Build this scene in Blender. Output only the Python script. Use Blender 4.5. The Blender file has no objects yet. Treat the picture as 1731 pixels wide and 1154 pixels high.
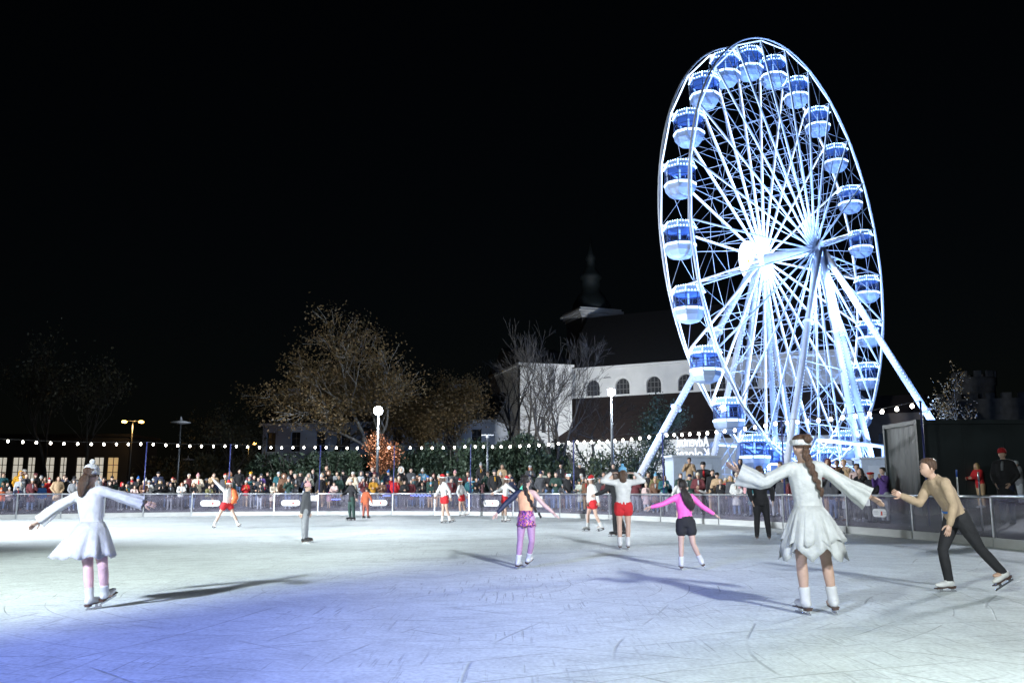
import bpy, bmesh, math, random
from mathutils import Vector, Matrix, Quaternion, noise
random.seed(7)
R=math.radians; PI=math.pi
sc=bpy.context.scene
COL=sc.collection
# ------------------------------------------------------------------ camera
F_PX=1500.0; PITCH=math.atan(253/F_PX); EYE=1.2; W,H_=1731,1154
cd=bpy.data.cameras.new('camera'); cam=bpy.data.objects.new('camera',cd); COL.objects.link(cam)
cam.location=(0,0,EYE); cam.rotation_euler=(PI/2+PITCH,0,0)
cd.sensor_width=36; cd.lens=36*F_PX/W; cd.clip_end=3000
sc.camera=cam
# ------------------------------------------------------------------ night sky
wd=bpy.data.worlds.new('World'); sc.world=wd; wd.use_nodes=True
nt=wd.node_tree; bg=nt.nodes['Background']
sky=nt.nodes.new('ShaderNodeTexSky'); sky.sky_type='NISHITA'; sky.sun_disc=False
sky.sun_elevation=R(14); sky.sun_rotation=R(200)
nt.links.new(sky.outputs[0],bg.inputs[0]); bg.inputs[1].default_value=0.0004
sc.view_settings.view_transform='Standard'; sc.view_settings.look='None'
sc.view_settings.exposure=0; sc.view_settings.gamma=1
cy=sc.cycles
cy.use_denoising=True; cy.max_bounces=5; cy.diffuse_bounces=2; cy.glossy_bounces=2; cy.transmission_bounces=3
cy.transparent_max_bounces=16; cy.caustics_reflective=False; cy.caustics_refractive=False
cy.sample_clamp_indirect=4.0; cy.use_light_tree=True; cy.pixel_filter_type='BLACKMAN_HARRIS'
# floodlights (the fixtures themselves are built further down, at FLOOD_* positions)
MAST_A=Vector((-13.0,-13.2,10.0)); MAST_B=Vector((24.0,34.0,9.0)); MAST_C=Vector((9.0,-13.2,10.0)); MAST_D=Vector((-33.0,15.0,9.0))
def spot(name,loc,aim,power,col,ang,blend=0.6,rad=0.7):
    l=bpy.data.lights.new(name,'SPOT'); l.energy=power; l.color=col; l.spot_size=R(ang); l.spot_blend=blend; l.shadow_soft_size=rad
    o=bpy.data.objects.new(name,l); COL.objects.link(o); o.location=loc
    o.rotation_euler=(Vector(aim)-Vector(loc)).to_track_quat('-Z','Y').to_euler(); return o
def point(name,loc,power,col,rad=0.15):
    l=bpy.data.lights.new(name,'POINT'); l.energy=power; l.color=col; l.shadow_soft_size=rad
    o=bpy.data.objects.new(name,l); COL.objects.link(o); o.location=loc; return o
WHITE=(0.90,1.0,0.95); COOL=(0.86,0.93,1.0); BLUE=(0.22,0.30,1.0)
spot('flood_left_patch',MAST_A,(-6.8,12.8,0),112000,WHITE,20,0.9)
spot('flood_right_patch',MAST_A,(8.0,9.4,0),38000,WHITE,20,1.0)
spot('flood_front',MAST_C,(2.0,4.8,0),33000,WHITE,17,1.0)
spot('flood_blue',MAST_A,(-2.0,7.6,0),60000,BLUE,19,1.0)
spot('flood_far',MAST_D,(0,44,1.0),165000,COOL,66,0.8)
spot('flood_mid',MAST_C,(-4,38,0.8),85000,COOL,32,1.0)
spot('flood_back',MAST_B,(0,16,0),20000,COOL,60,0.8)
spot('flood_side',MAST_A,(13.5,24,1.5),15000,WHITE,16,1.0)
spot('added_fill',MAST_C,(-8,17,0),3500,COOL,58,0.9)  # added wide fill that lifts the black shadows on the ice
# ------------------------------------------------------------------ projection helpers
CP,SP=math.cos(PITCH),math.sin(PITCH)
def ray(px,py):
    cx=(px-W/2)/F_PX; cyy=(H_/2-py)/F_PX
    return Vector((cx, CP-cyy*SP, SP+cyy*CP))
def at(px,py,depth):
    r=ray(px,py); t=depth/r.y; return Vector((r.x*t,depth,EYE+r.z*t))
def gp(px,py,z=0.0):
    r=ray(px,py); t=(z-EYE)/r.z; return Vector((r.x*t,r.y*t,z))
def pj(p):
    Y=p[2]-EYE; zc=p[1]*CP+Y*SP; yc=Y*CP-p[1]*SP
    return (W/2+F_PX*p[0]/zc, H_/2-F_PX*yc/zc)
# ------------------------------------------------------------------ materials
MATS={}
def mat(name,col=(.5,.5,.5),rough=.6,metal=0.,emit=None,es=0.,var=0.,vscale=8.,bump=0.,bscale=60.,objcol=False,sample=True,spec=.5,coat=0.):
    if name in MATS: return MATS[name]
    m=bpy.data.materials.new(name); m.use_nodes=True; n=m.node_tree; b=n.nodes['Principled BSDF']
    b.inputs['Base Color'].default_value=(*col,1); b.inputs['Roughness'].default_value=rough; b.inputs['Metallic'].default_value=metal
    b.inputs['Specular IOR Level'].default_value=spec; b.inputs['Coat Weight'].default_value=coat
    src=None
    if objcol:
        oi=n.nodes.new('ShaderNodeObjectInfo'); src=oi.outputs['Color']
    if var>0:
        tc=n.nodes.new('ShaderNodeTexCoord'); nz=n.nodes.new('ShaderNodeTexNoise'); nz.inputs['Scale'].default_value=vscale; nz.inputs['Detail'].default_value=6
        n.links.new(tc.outputs['Object'],nz.inputs['Vector'])
        mr=n.nodes.new('ShaderNodeMapRange'); mr.inputs[1].default_value=.3; mr.inputs[2].default_value=.7; mr.inputs[3].default_value=1-var; mr.inputs[4].default_value=1+var
        n.links.new(nz.outputs['Fac'],mr.inputs[0])
        vm=n.nodes.new('ShaderNodeVectorMath'); vm.operation='SCALE'
        if src: n.links.new(src,vm.inputs[0])
        else: vm.inputs[0].default_value=col
        n.links.new(mr.outputs[0],vm.inputs['Scale']); src=vm.outputs[0]
    if src: n.links.new(src,b.inputs['Base Color'])
    if bump>0:
        tc=n.nodes.new('ShaderNodeTexCoord'); nz=n.nodes.new('ShaderNodeTexNoise'); nz.inputs['Scale'].default_value=bscale; nz.inputs['Detail'].default_value=4
        n.links.new(tc.outputs['Object'],nz.inputs['Vector'])
        bp=n.nodes.new('ShaderNodeBump'); bp.inputs['Strength'].default_value=bump; bp.inputs['Distance'].default_value=.02
        n.links.new(nz.outputs['Fac'],bp.inputs['Height']); n.links.new(bp.outputs[0],b.inputs['Normal'])
    if emit:
        b.inputs['Emission Color'].default_value=(*emit,1); b.inputs['Emission Strength'].default_value=es
        if not sample: m.cycles.emission_sampling='NONE'
    MATS[name]=m; return m
def glassmat(name,tint=(.8,.8,.85),haze=.12,hazecol=(.5,.5,.6),gloss=.06,grough=.08):
    m=bpy.data.materials.new(name); m.use_nodes=True; n=m.node_tree; n.nodes.clear()
    out=n.nodes.new('ShaderNodeOutputMaterial'); tr=n.nodes.new('ShaderNodeBsdfTransparent'); tr.inputs[0].default_value=(*tint,1)
    df=n.nodes.new('ShaderNodeBsdfDiffuse'); df.inputs[0].default_value=(*hazecol,1)
    gl=n.nodes.new('ShaderNodeBsdfGlossy'); gl.inputs['Roughness'].default_value=grough
    m1=n.nodes.new('ShaderNodeMixShader'); m2=n.nodes.new('ShaderNodeMixShader'); fr=n.nodes.new('ShaderNodeFresnel'); fr.inputs[0].default_value=1.45
    tc=n.nodes.new('ShaderNodeTexCoord'); nz=n.nodes.new('ShaderNodeTexNoise'); nz.inputs['Scale'].default_value=3.; nz.inputs['Detail'].default_value=8
    n.links.new(tc.outputs['Object'],nz.inputs['Vector'])
    mr=n.nodes.new('ShaderNodeMapRange'); mr.inputs[1].default_value=.35; mr.inputs[2].default_value=.7; mr.inputs[3].default_value=haze*.5; mr.inputs[4].default_value=haze*1.6
    n.links.new(nz.outputs['Fac'],mr.inputs[0]); n.links.new(mr.outputs[0],m1.inputs[0])
    n.links.new(tr.outputs[0],m1.inputs[1]); n.links.new(df.outputs[0],m1.inputs[2])
    ge=n.nodes.new('ShaderNodeNewGeometry'); sb_=n.nodes.new('ShaderNodeMath'); sb_.operation='SUBTRACT'; sb_.use_clamp=True; n.links.new(fr.outputs[0],sb_.inputs[0]); n.links.new(ge.outputs['Backfacing'],sb_.inputs[1]); n.links.new(sb_.outputs[0],m2.inputs[0]); n.links.new(m1.outputs[0],m2.inputs[1]); n.links.new(gl.outputs[0],m2.inputs[2])
    n.links.new(m2.outputs[0],out.inputs[0]); MATS[name]=m; return m
# ------------------------------------------------------------------ mesh / object helpers
def mesh(name,bm,mats,smooth=False):
    me=bpy.data.meshes.new(name); bm.normal_update(); bm.to_mesh(me); bm.free()
    for m in (mats if isinstance(mats,(list,tuple)) else [mats]): me.materials.append(m)
    if smooth: me.polygons.foreach_set('use_smooth',[True]*len(me.polygons))
    return me
def obj(name,me,parent=None,loc=None,rot=None,scale=None,color=None):
    o=bpy.data.objects.new(name,me); COL.objects.link(o)
    if parent: o.parent=parent
    if loc is not None: o.location=loc
    if rot is not None: o.rotation_euler=rot
    if scale is not None: o.scale=scale if hasattr(scale,'__len__') else (scale,)*3
    if color is not None: o.color=(*color,1)
    return o
def tag(o,label,cat,group=None):
    o['label']=label; o['category']=cat
    if group: o['group']=group
    return o
def empty(name,loc=(0,0,0),rz=0):
    o=bpy.data.objects.new(name,None); COL.objects.link(o); o.location=loc; o.rotation_euler=(0,0,rz); o.empty_display_size=.2; return o
def box(bm,x0,x1,y0,y1,z0,z1,mi=0,M=None):
    vs=[bm.verts.new((M@Vector(c)) if M else c) for c in ((x0,y0,z0),(x1,y0,z0),(x1,y1,z0),(x0,y1,z0),(x0,y0,z1),(x1,y0,z1),(x1,y1,z1),(x0,y1,z1))]
    for f in ((0,3,2,1),(4,5,6,7),(0,1,5,4),(1,2,6,5),(2,3,7,6),(3,0,4,7)):
        fc=bm.faces.new([vs[i] for i in f]); fc.material_index=mi
def frame(d):
    d=d.normalized(); u=d.cross(Vector((0,0,1)) if abs(d.z)<.95 else Vector((1,0,0))).normalized(); return u,d.cross(u).normalized()
def tube(bm,pts,rads,seg=6,cap=True,mi=0,smooth=True,a0=0.):
    pts=[Vector(p) for p in pts]; n=len(pts)
    if not hasattr(rads,'__len__'): rads=[rads]*n
    rings=[]
    u=None
    for i,p in enumerate(pts):
        d=(pts[min(i+1,n-1)]-pts[max(i-1,0)])
        if d.length<1e-9: d=Vector((0,0,1))
        d.normalize()
        if u is None: u,v=frame(d)
        else:
            u=(u-d*u.dot(d)); u=u.normalized() if u.length>1e-6 else frame(d)[0]; v=d.cross(u)
        rings.append([bm.verts.new(p+(u*math.cos(a0+2*PI*k/seg)+v*math.sin(a0+2*PI*k/seg))*rads[i]) for k in range(seg)])
    for a,b in zip(rings,rings[1:]):
        for k in range(seg):
            f=bm.faces.new((a[k],a[(k+1)%seg],b[(k+1)%seg],b[k])); f.material_index=mi; f.smooth=smooth
    if cap and seg>2:
        f=bm.faces.new(rings[0][::-1]); f.material_index=mi
        f=bm.faces.new(rings[-1]); f.material_index=mi
def rings_loft(bm,rings,closed=True,mi=0,smooth=True):
    rv=[[bm.verts.new(p) for p in r] for r in rings]; n=len(rings[0])
    for a,b in zip(rv,rv[1:]):
        for k in range(n):
            f=bm.faces.new((a[k],a[(k+1)%n],b[(k+1)%n],b[k])); f.material_index=mi; f.smooth=smooth
    if closed:
        bm.faces.new(rv[0][::-1]).material_index=mi; bm.faces.new(rv[-1]).material_index=mi
    return rv
def ring(c,A,B,rx,ry,n=14,a0=0.):
    return [c+A*(rx*math.cos(a0+2*PI*k/n))+B*(ry*math.sin(a0+2*PI*k/n)) for k in range(n)]
def ball(bm,c,r,su=10,sv=7,mi=0,M=None):
    r=r if hasattr(r,'__len__') else (r,r,r); c=Vector(c)
    T=Matrix.Translation(c)@(M.to_4x4() if M else Matrix.Identity(4))@Matrix.Diagonal((*r,1))
    res=bmesh.ops.create_uvsphere(bm,u_segments=su,v_segments=sv,radius=1,matrix=T)
    for v in res['verts']:
        for f in v.link_faces: f.material_index=mi; f.smooth=True
def lathe(bm,prof,seg=12,c=(0,0,0),mi=0,smooth=True,a0=0.):
    c=Vector(c)
    rings_loft(bm,[[c+Vector((r*math.cos(a0+2*PI*k/seg),r*math.sin(a0+2*PI*k/seg),z)) for k in range(seg)] for r,z in prof],True,mi,smooth)
TMP=bpy.data.objects.new('tmp',bpy.data.meshes.new('tmp'))
def remesh(bm,voxel,name,mats,smooth=4,fac=.5,extra=None):
    me=bpy.data.meshes.new('raw'); bm.to_mesh(me); bm.free()
    o=bpy.data.objects.new('raw',me); COL.objects.link(o)
    md=o.modifiers.new('r','REMESH'); md.mode='VOXEL'; md.voxel_size=voxel; md.use_smooth_shade=True
    if smooth:
        s=o.modifiers.new('s','SMOOTH'); s.factor=fac; s.iterations=smooth
    dg=bpy.context.evaluated_depsgraph_get(); ev=o.evaluated_get(dg)
    out=bpy.data.meshes.new_from_object(ev,depsgraph=dg); out.name=name
    bpy.data.objects.remove(o); bpy.data.meshes.remove(me)
    if extra is not None:
        b2=bmesh.new(); b2.from_mesh(out); tmp=bpy.data.meshes.new('x'); extra.to_mesh(tmp); extra.free(); 
        b2.from_mesh(tmp); b2.to_mesh(out); b2.free(); bpy.data.meshes.remove(tmp)
    out.materials.clear()
    for m in (mats if isinstance(mats,(list,tuple)) else [mats]): out.materials.append(m)
    return out
# ------------------------------------------------------------------ rink outline (closed), ice, ground
CTRL=[(10.5,19.4),(10.4,21.4),(10.25,23.4),(9.75,26.5),(8.6,30.3),(6.0,36.2),(2.3,42.0),(-0.8,44.8),(-4,46.0),(-8,46.3),(-12.3,45.5),(-16.2,43.9),(-21.8,39.4),(-26.2,33.5),(-28.5,26),(-29,15),(-28.5,2),(-25,-7),(-17,-11.3),(-6,-12),(3,-11),(8.5,-6.5),(10.4,0),(10.5,10)]
def catmull(P,n=14):
    out=[]; N=len(P)
    for i in range(N):
        p0,p1,p2,p3=[Vector((*P[(i+j-1)%N],0)) for j in range(4)]
        for k in range(n):
            t=k/n; out.append(.5*((2*p1)+(-p0+p2)*t+(2*p0-5*p1+4*p2-p3)*t*t+(-p0+3*p1-3*p2+p3)*t**3))
    return out
RINK=catmull(CTRL); NR=len(RINK)
def rink_n(i):
    d=(RINK[(i+1)%NR]-RINK[i-1]).normalized(); return Vector((d.y,-d.x,0))
if rink_n(0).x<0:
    _rn=rink_n
    def rink_n(i): return -_rn(i)
def dist(p):
    return min((Vector((p[0],p[1],0))-q).length for q in RINK)
def tz(d):
    return 0.28+0.15*min(max(d-.15,0),5.0)
def terrain(p): return tz(dist(p))
def rink_at(px):
    # first (far-side) crossing of the ray of pixel column px with the outline, at ground level
    r=ray(px,835); k=r.x/r.y; best=None
    for i in range(NR):
        a,b=RINK[i],RINK[(i+1)%NR]
        fa=a.x-k*a.y; fb=b.x-k*b.y
        if fa*fb<=0 and fa!=fb:
            t=fa/(fa-fb); q=a.lerp(b,t)
            if q.y>5 and (best is None or q.y>best[0].y): best=(q,i+t)
    return best
def icemat():
    m=bpy.data.materials.new('ice'); m.use_nodes=True; n=m.node_tree; b=n.nodes['Principled BSDF']; L=n.links.new
    tc=n.nodes.new('ShaderNodeTexCoord')
    def nz(s,d=6,dist=0.,vec=None):
        q=n.nodes.new('ShaderNodeTexNoise'); q.inputs['Scale'].default_value=s; q.inputs['Detail'].default_value=d; q.inputs['Distortion'].default_value=dist
        L(vec or tc.outputs['Object'],q.inputs['Vector']); return q.outputs['Fac']
    def mapr(x,a,b_,c,d):
        q=n.nodes.new('ShaderNodeMapRange'); q.inputs[1].default_value=a; q.inputs[2].default_value=b_; q.inputs[3].default_value=c; q.inputs[4].default_value=d; L(x,q.inputs[0]); return q.outputs[0]
    def mul(x,y,op='MULTIPLY'):
        q=n.nodes.new('ShaderNodeMath'); q.operation=op
        for i,v in enumerate((x,y)):
            if isinstance(v,(int,float)): q.inputs[i].default_value=v
            else: L(v,q.inputs[i])
        return q.outputs[0]
    # skate cuts: thin bands of warped ring-shaped waves at several scales
    cuts=None
    for sc_,ds,loc,th in ((.30,2.0,(3,1,0),.9975),(.45,3.5,(-7,4,0),.996),(.22,5.0,(15,9,0),.9985),(.8,3.0,(1,-12,0),.994),(.30,6.0,(-20,-3,0),.9975),(1.1,2.5,(9,14,0),.993),(.6,4.0,(-14,22,0),.994)):
        mp=n.nodes.new('ShaderNodeMapping'); mp.inputs['Location'].default_value=loc; L(tc.outputs['Object'],mp.inputs['Vector'])
        w=n.nodes.new('ShaderNodeTexWave'); w.wave_type='RINGS'; w.rings_direction='Z'; w.inputs['Scale'].default_value=sc_; w.inputs['Distortion'].default_value=ds; w.inputs['Detail'].default_value=1.0; w.inputs['Detail Scale'].default_value=.5
        L(mp.outputs[0],w.inputs['Vector'])
        line=mapr(w.outputs['Fac'],th,1.0,0,1)
        mask=mapr(nz(.9,2,0,mp.outputs[0]),.48,.58,0,1)
        c=mul(line,mask); cuts=c if cuts is None else mul(cuts,c,'MAXIMUM')
    for rot,sx_,sy_,t0 in ((.5,26,.9,.64),(-.9,30,1.1,.65),(1.5,22,.8,.66)):
        mp=n.nodes.new('ShaderNodeMapping'); mp.inputs['Rotation'].default_value=(0,0,rot); mp.inputs['Scale'].default_value=(sx_,sy_,1); L(tc.outputs['Object'],mp.inputs['Vector'])
        c=mul(mapr(nz(1.0,3,.3,mp.outputs[0]),t0-.01,t0+.04,0,.95),mapr(nz(.6,3),.42,.6,0,1)); cuts=mul(cuts,c,'MAXIMUM')
    patch=mapr(nz(.35,8,.8),.3,.7,.84,1.06); fine=mapr(nz(26,8),.3,.72,.80,1.10)
    streak=mapr(nz(2.2,9,1.5),.3,.7,.88,1.07)
    snow=mapr(nz(45,4),.60,.70,0,.7)
    v=mul(mul(mul(patch,fine),streak),mul(1.0,mul(cuts,.33),'SUBTRACT'))
    cr=n.nodes.new('ShaderNodeVectorMath'); cr.operation='SCALE'; cr.inputs[0].default_value=(.87,.94,.95); L(v,cr.inputs['Scale'])
    mx=n.nodes.new('ShaderNodeMix'); mx.data_type='RGBA'; L(snow,mx.inputs[0]); L(cr.outputs[0],mx.inputs[6]); mx.inputs[7].default_value=(.9,.93,.95,1)
    L(mx.outputs[2],b.inputs['Base Color'])
    L(mapr(nz(4,8),.3,.7,.5,.8),b.inputs['Roughness']); b.inputs['Specular IOR Level'].default_value=.12
    hb=mul(mul(nz(26,8),.5),mul(mul(nz(150,3),.35),mul(cuts,-.8),'ADD'),'ADD')
    bp=n.nodes.new('ShaderNodeBump'); bp.inputs['Strength'].default_value=.5; bp.inputs['Distance'].default_value=.012; L(hb,bp.inputs['Height']); L(bp.outputs[0],b.inputs['Normal'])
    return m
bm=bmesh.new(); bm.faces.new([bm.verts.new(p) for p in RINK]); 
if next(iter(bm.faces)).normal.z<0: pass
bm.normal_update()
for f in list(bm.faces):
    if f.normal.z<0: f.normal_flip()
o=obj('ice',mesh('ice',bm,icemat())); o['kind']='structure'
# ground: rings offset outwards from the rink edge, reaching the horizon
offs=[0.12,.6,1.2,2.2,3.4,5.2,9,18,40,100,260,700]
bm=bmesh.new(); rr=[]
for d in [None]+offs:
    r_=[]
    for i in range(0,NR,2):
        if d is None: p=RINK[i]+rink_n(i)*.12; z=-.25
        else: p=RINK[i]+rink_n(i)*d; z=tz(d)
        r_.append(bm.verts.new((p.x,p.y,z)))
    rr.append(r_)
for a,b in zip(rr,rr[1:]):
    n=len(a)
    for k in range(n):
        f=bm.faces.new((a[k],a[(k+1)%n],b[(k+1)%n],b[k])); f.smooth=True
bmesh.ops.recalc_face_normals(bm,faces=bm.faces[:])
if sum(f.normal.z for f in bm.faces)<0: bmesh.ops.reverse_faces(bm,faces=bm.faces[:])
o=obj('ground',mesh('ground',bm,mat('asphalt',(.085,.085,.09),.85,var=.35,vscale=1.5,bump=.5,bscale=30))); o['kind']='structure'
# ================================================================== rink barrier
STEEL=mat('galvanised steel',(.62,.64,.67),.35,.9,var=.12,vscale=20)
ALU=mat('rail aluminium',(.75,.77,.8),.3,.85,var=.1,vscale=10)
KICK=mat('white kick board',(.50,.51,.50),.45,var=.1,vscale=5)
PANE=glassmat('clear acrylic',(.93,.92,.95),.085,(.50,.48,.62))
POSTPX=[-130,-45,30,105,178,244,325,393,464,538,611,664,735,793,868,947,1030,1117,1215,1323,1430,1540,1592,1675,1790]
POSTS=[rink_at(px)[0] for px in POSTPX]
RB=empty('rink_barrier',(0,0,0)); tag(RB,'clear acrylic rink barrier with metal rail and posts curving round the ice','barrier')
bm=bmesh.new(); box(bm,-.03,.03,-.025,.025,-.02,1.07); post_me=mesh('post',bm,STEEL)
bm=bmesh.new(); box(bm,0,1,-.008,.008,.215,1.05); pane_me=mesh('pane',bm,PANE)
bm=bmesh.new(); tube(bm,[(0,0,1.085),(1,0,1.085)],.032,8); rail_me=mesh('rail',bm,ALU)
bm=bmesh.new(); box(bm,0,1,-.045,.02,0.004,.205); kick_me=mesh('kick_plate',bm,KICK)
SEG=[]
for i,p in enumerate(POSTS):
    q=POSTS[min(i+1,len(POSTS)-1)]; a=math.atan2((q-POSTS[max(i-1,0)]).y,(q-POSTS[max(i-1,0)]).x)
    obj('post',post_me,RB,p,(0,0,a))
    if i<len(POSTS)-1:
        d=q-p; L=d.length; an=math.atan2(d.y,d.x)+0; u=d.normalized()
        # local -y must look at the ice: order runs left to right seen from the ice, so normal(-y) faces camera
        SEG.append((p,u,L,an))
        obj('pane',pane_me,RB,p+u*.034,(0,0,an),(L-.068,1,1))
        obj('rail',rail_me,RB,p+u*.004,(0,0,an),(L-.008,1,1))
        obj('kick_plate',kick_me,RB,p+u*.035,(0,0,an),(L-.07,1,1))
def on_barrier(px,off=-.03,z=.0):
    q=rink_at(px)[0]
    for (p,u,L,an) in SEG:
        t=(q-p).dot(u)
        if -.05<=t<=L+.05:
            n=Vector((u.y,-u.x,0)); return Vector((p.x+u.x*t,p.y+u.y*t,z))+n*(-off), an
    return Vector((q.x,q.y,z)),0
# sponsor boards and notices hung on the panes
SIGNW=mat('sign white',(.78,.78,.80),.4); RED=mat('emblem red',(.55,.06,.04),.5); GREYP=mat('print grey',(.4,.41,.45),.5); ORANGE=mat('emblem orange',(.75,.28,.05),.5)
def board(px,w,h,where,zc):
    loc,an=on_barrier(px,-.028,zc); 
    bm=bmesh.new(); n=8; pts=[]
    for sx,a in ((1,-90),(-1,90)):
        for k in range(n+1):
            t=R(a+180*k/n); pts.append((sx*(w/2-h/2)+math.cos(t)*h/2, math.sin(t)*h/2))
    f=[bm.verts.new((x,-.012,z)) for x,z in pts]; b=[bm.verts.new((x,.0,z)) for x,z in pts]
    bm.faces.new(f); bm.faces.new(b[::-1])
    for k in range(len(f)): bm.faces.new((f[k],b[k],b[(k+1)%len(f)],f[(k+1)%len(f)]))
    bmesh.ops.recalc_face_normals(bm,faces=bm.faces[:])
    o=obj('sponsor_board',mesh('sponsor_board',bm,SIGNW),None,loc,(0,0,an))
    tag(o,'white sponsor board with small red crest on '+where,'sign','sponsor boards on the rink barrier')
    bm=bmesh.new(); box(bm,.08,.15,-.018,-.0135,-.045,.045); lathe(bm,[(.03,-.06),(.036,-.045)],8,(.115,-.0157,0)); obj('crest',mesh('crest',bm,RED),o)
    bm=bmesh.new()
    for z in (-.035,.005,.04): box(bm,-.3,-.02-abs(z),-.0155,-.0135,z,z+.012)
    for z in (-.03,.015): box(bm,.2,.34,-.0155,-.0135,z,z+.012)
    obj('print_lines',mesh('print_lines',bm,GREYP),o)
for px,where in ((356,'the pane beside the tall disc-topped lamp'),(492,'the pane in front of the dark hedge'),(640,'the pane below the floodlight mast'),(832,'the pane before the second dark hedge'),(1489,'the pane next to the black container')):
    board(px,.95 if px<1400 else .68,.30 if px<1400 else .22,where,.62)
for px,zc,w,h,lab in ((531,.86,.34,.28,'white paper notice taped to the pane beside the dark hedge'),(915,.72,.36,.5,'pale blue paper notice taped to the pane before the bare tree'),(1470,.9,.22,.2,'small white notice taped to the pane near the wheel ladder')):
    loc,an=on_barrier(px,-.022,zc); bm=bmesh.new(); box(bm,-w/2,w/2,-.004,0,-h/2,h/2); o=obj('paper_notice',mesh('paper_notice',bm,SIGNW),None,loc,(0,0,an)); tag(o,lab,'notice')
    bm=bmesh.new()
    for k in range(4): box(bm,-w*.38,w*(.38-.12*(k%2)),-.0065,-.0045,h*(.3-.18*k),h*(.3-.18*k)+h*.05)
    obj('print_lines',mesh('print_lines',bm,GREYP),o)
BLUEREF=mat('blue reflection tube',(.1,.1,.3),.4,emit=(.10,.16,1.0),es=5.0)  # glowing tubes stand in for blue reflections on the barrier
def reflection(px0,px1,z0,amp,lab):
    pts=[]; n=40
    for k in range(n+1):
        loc,an=on_barrier(px0+(px1-px0)*k/n,.05,z0+amp*math.sin(k*.9)*(1-abs(2*k/n-1)**3)); pts.append(loc)
    bm=bmesh.new(); tube(bm,pts,.016,5); o=obj('blue_reflection',mesh('blue_reflection',bm,BLUEREF)); tag(o,lab,'light garland')
reflection(694,728,.99,.045,'wavy blue reflection tube under the rail beside the maroon coat')
reflection(560,576,.80,.02,'short slanting blue reflection tube low behind a pane near the pink toddler')
reflection(647,660,.98,.02,'short blue reflection tube under the rail below the floodlight mast')
# ================================================================== string lights along the barrier
POLEM=mat('pole dark blue',(.03,.04,.16),.4,.2,var=.2)
BULB=mat('warm white bulb',(.9,.9,.85),.3,emit=(1.0,.93,.80),es=22,sample=False)
CABLE=mat('black cable',(.02,.02,.02),.6)
bm=bmesh.new(); tube(bm,[(0,0,0),(0,0,3.55)],.028,8); ball(bm,(0,0,3.55),.04,8,5); pole_me=mesh('pole',bm,POLEM)
POLPX=[(-110,'left of the lit windows'),(244,'between the lit windows and the tall disc lamp'),(386,'beside the tall man in black'),(539,'in front of the dark hedge'),(664,'beside the floodlight mast'),(793,'in front of the second dark hedge'),(966,'in front of the tall bare tree'),(1117,'beside the wheel outrigger leg'),(1320,'in front of the wheel legs'),(1537,'at the corner of the black container')]
PT=[]
for px,w in POLPX:
    q,i=rink_at(px); d=.16 if px<1500 else .5; p=q+rink_n(int(i))*d; zz=tz(d)-.03; sct=(3.52-zz)/3.55
    o=obj('string_light_pole',pole_me,None,(p.x,p.y,zz),None,(1,1,sct)); tag(o,'slim dark blue pole carrying bulbs '+w,'pole','string light poles'); PT.append(Vector((p.x,p.y,3.55)))
bm=bmesh.new(); lathe(bm,[(.012,-.03),(.038,-.06),(.052,-.1),(.04,-.14),(.012,-.155)],10); bulb_me=mesh('bulb',bm,BULB,True)
bm=bmesh.new(); tube(bm,[(0,0,.0),(0,0,-.035)],.018,6); sock_me=mesh('socket',bm,CABLE)
for k,(a,b) in enumerate(zip(PT,PT[1:])):
    st=empty('string_lights',a); tag(st,'string of round warm white bulbs hung '+['above the yellow raincoat','before the tall disc lamp','over the red coat and maroon coat','before the dark hedge','before the orange bush','over the santa hats','before the bare tree trunk','before the stone wall and sign','in front of the wheel base'][k],'string lights','strings of bulbs above the barrier')
    L=(b-a).length; n=max(3,round(L/.575)); sag=.028*L; pts=[]
    for j in range(n*2+1):
        t=j/(n*2); pts.append(a.lerp(b,t)-a-Vector((0,0,4*sag*t*(1-t)*.5)))
    bm=bmesh.new(); tube(bm,pts,.008,4); obj('cable',mesh('cable',bm,CABLE),st)
    for j in range(n):
        p=pts[2*j+1]
        if k==4 and j==0 or (k==3 and j==n-3): continue
        s=obj('bulb',bulb_me,st,p,(random.uniform(-.2,.2),random.uniform(-.2,.2),0)); obj('socket',sock_me,s)
# ================================================================== ferris wheel
WC=Vector((22.0,68.43,19.73)); WAZ=.829; GZ=tz(9); HZ=WC.z-GZ
WH=empty('ferris_wheel',(WC.x,WC.y,GZ),WAZ)
tag(WH,'tall white ferris wheel with glowing blue white lights and round gondolas','ferris wheel')
WPAINT=mat('wheel white paint',(.62,.66,.74),.45,var=.08,vscale=3)
LED=mat('led strip',(.8,.85,.95),.4,emit=(.50,.70,1.0),es=1.6,sample=False)
LEDW=mat('led white strip',(.8,.85,.95),.4,emit=(.68,.82,1.0),es=2.2,sample=False)
LEDG=mat('gondola light band',(.8,.85,.95),.4,emit=(.55,.75,1.0),es=3.2)
LEDD=mat('gondola bulb',(.8,.85,.95),.4,emit=(.45,.70,1.0),es=9.,sample=False)
CANOPY=mat('canopy blue glow',(.30,.40,.62),.4,emit=(.10,.30,1.0),es=.30,sample=False)  # blue glow put into the material for bulb light in the canopy
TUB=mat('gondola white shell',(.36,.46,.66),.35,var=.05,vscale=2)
GFRAME=mat('gondola frame blue',(.05,.09,.22),.35,.3)
GGLASS=glassmat('gondola glass',(.50,.64,.92),.06,(.3,.4,.7))
NODE0=math.degrees(-.980)%15
RR=16.72; HW=1.15; HUB=2.1
def wp(a,r,y): return Vector((r*math.cos(a),y,r*math.sin(a)))
HC=Vector((0,0,HZ))
def rot_obj(name,me,a,parent=WH): return obj(name,me,parent,HC,(0,-a,0))
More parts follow.
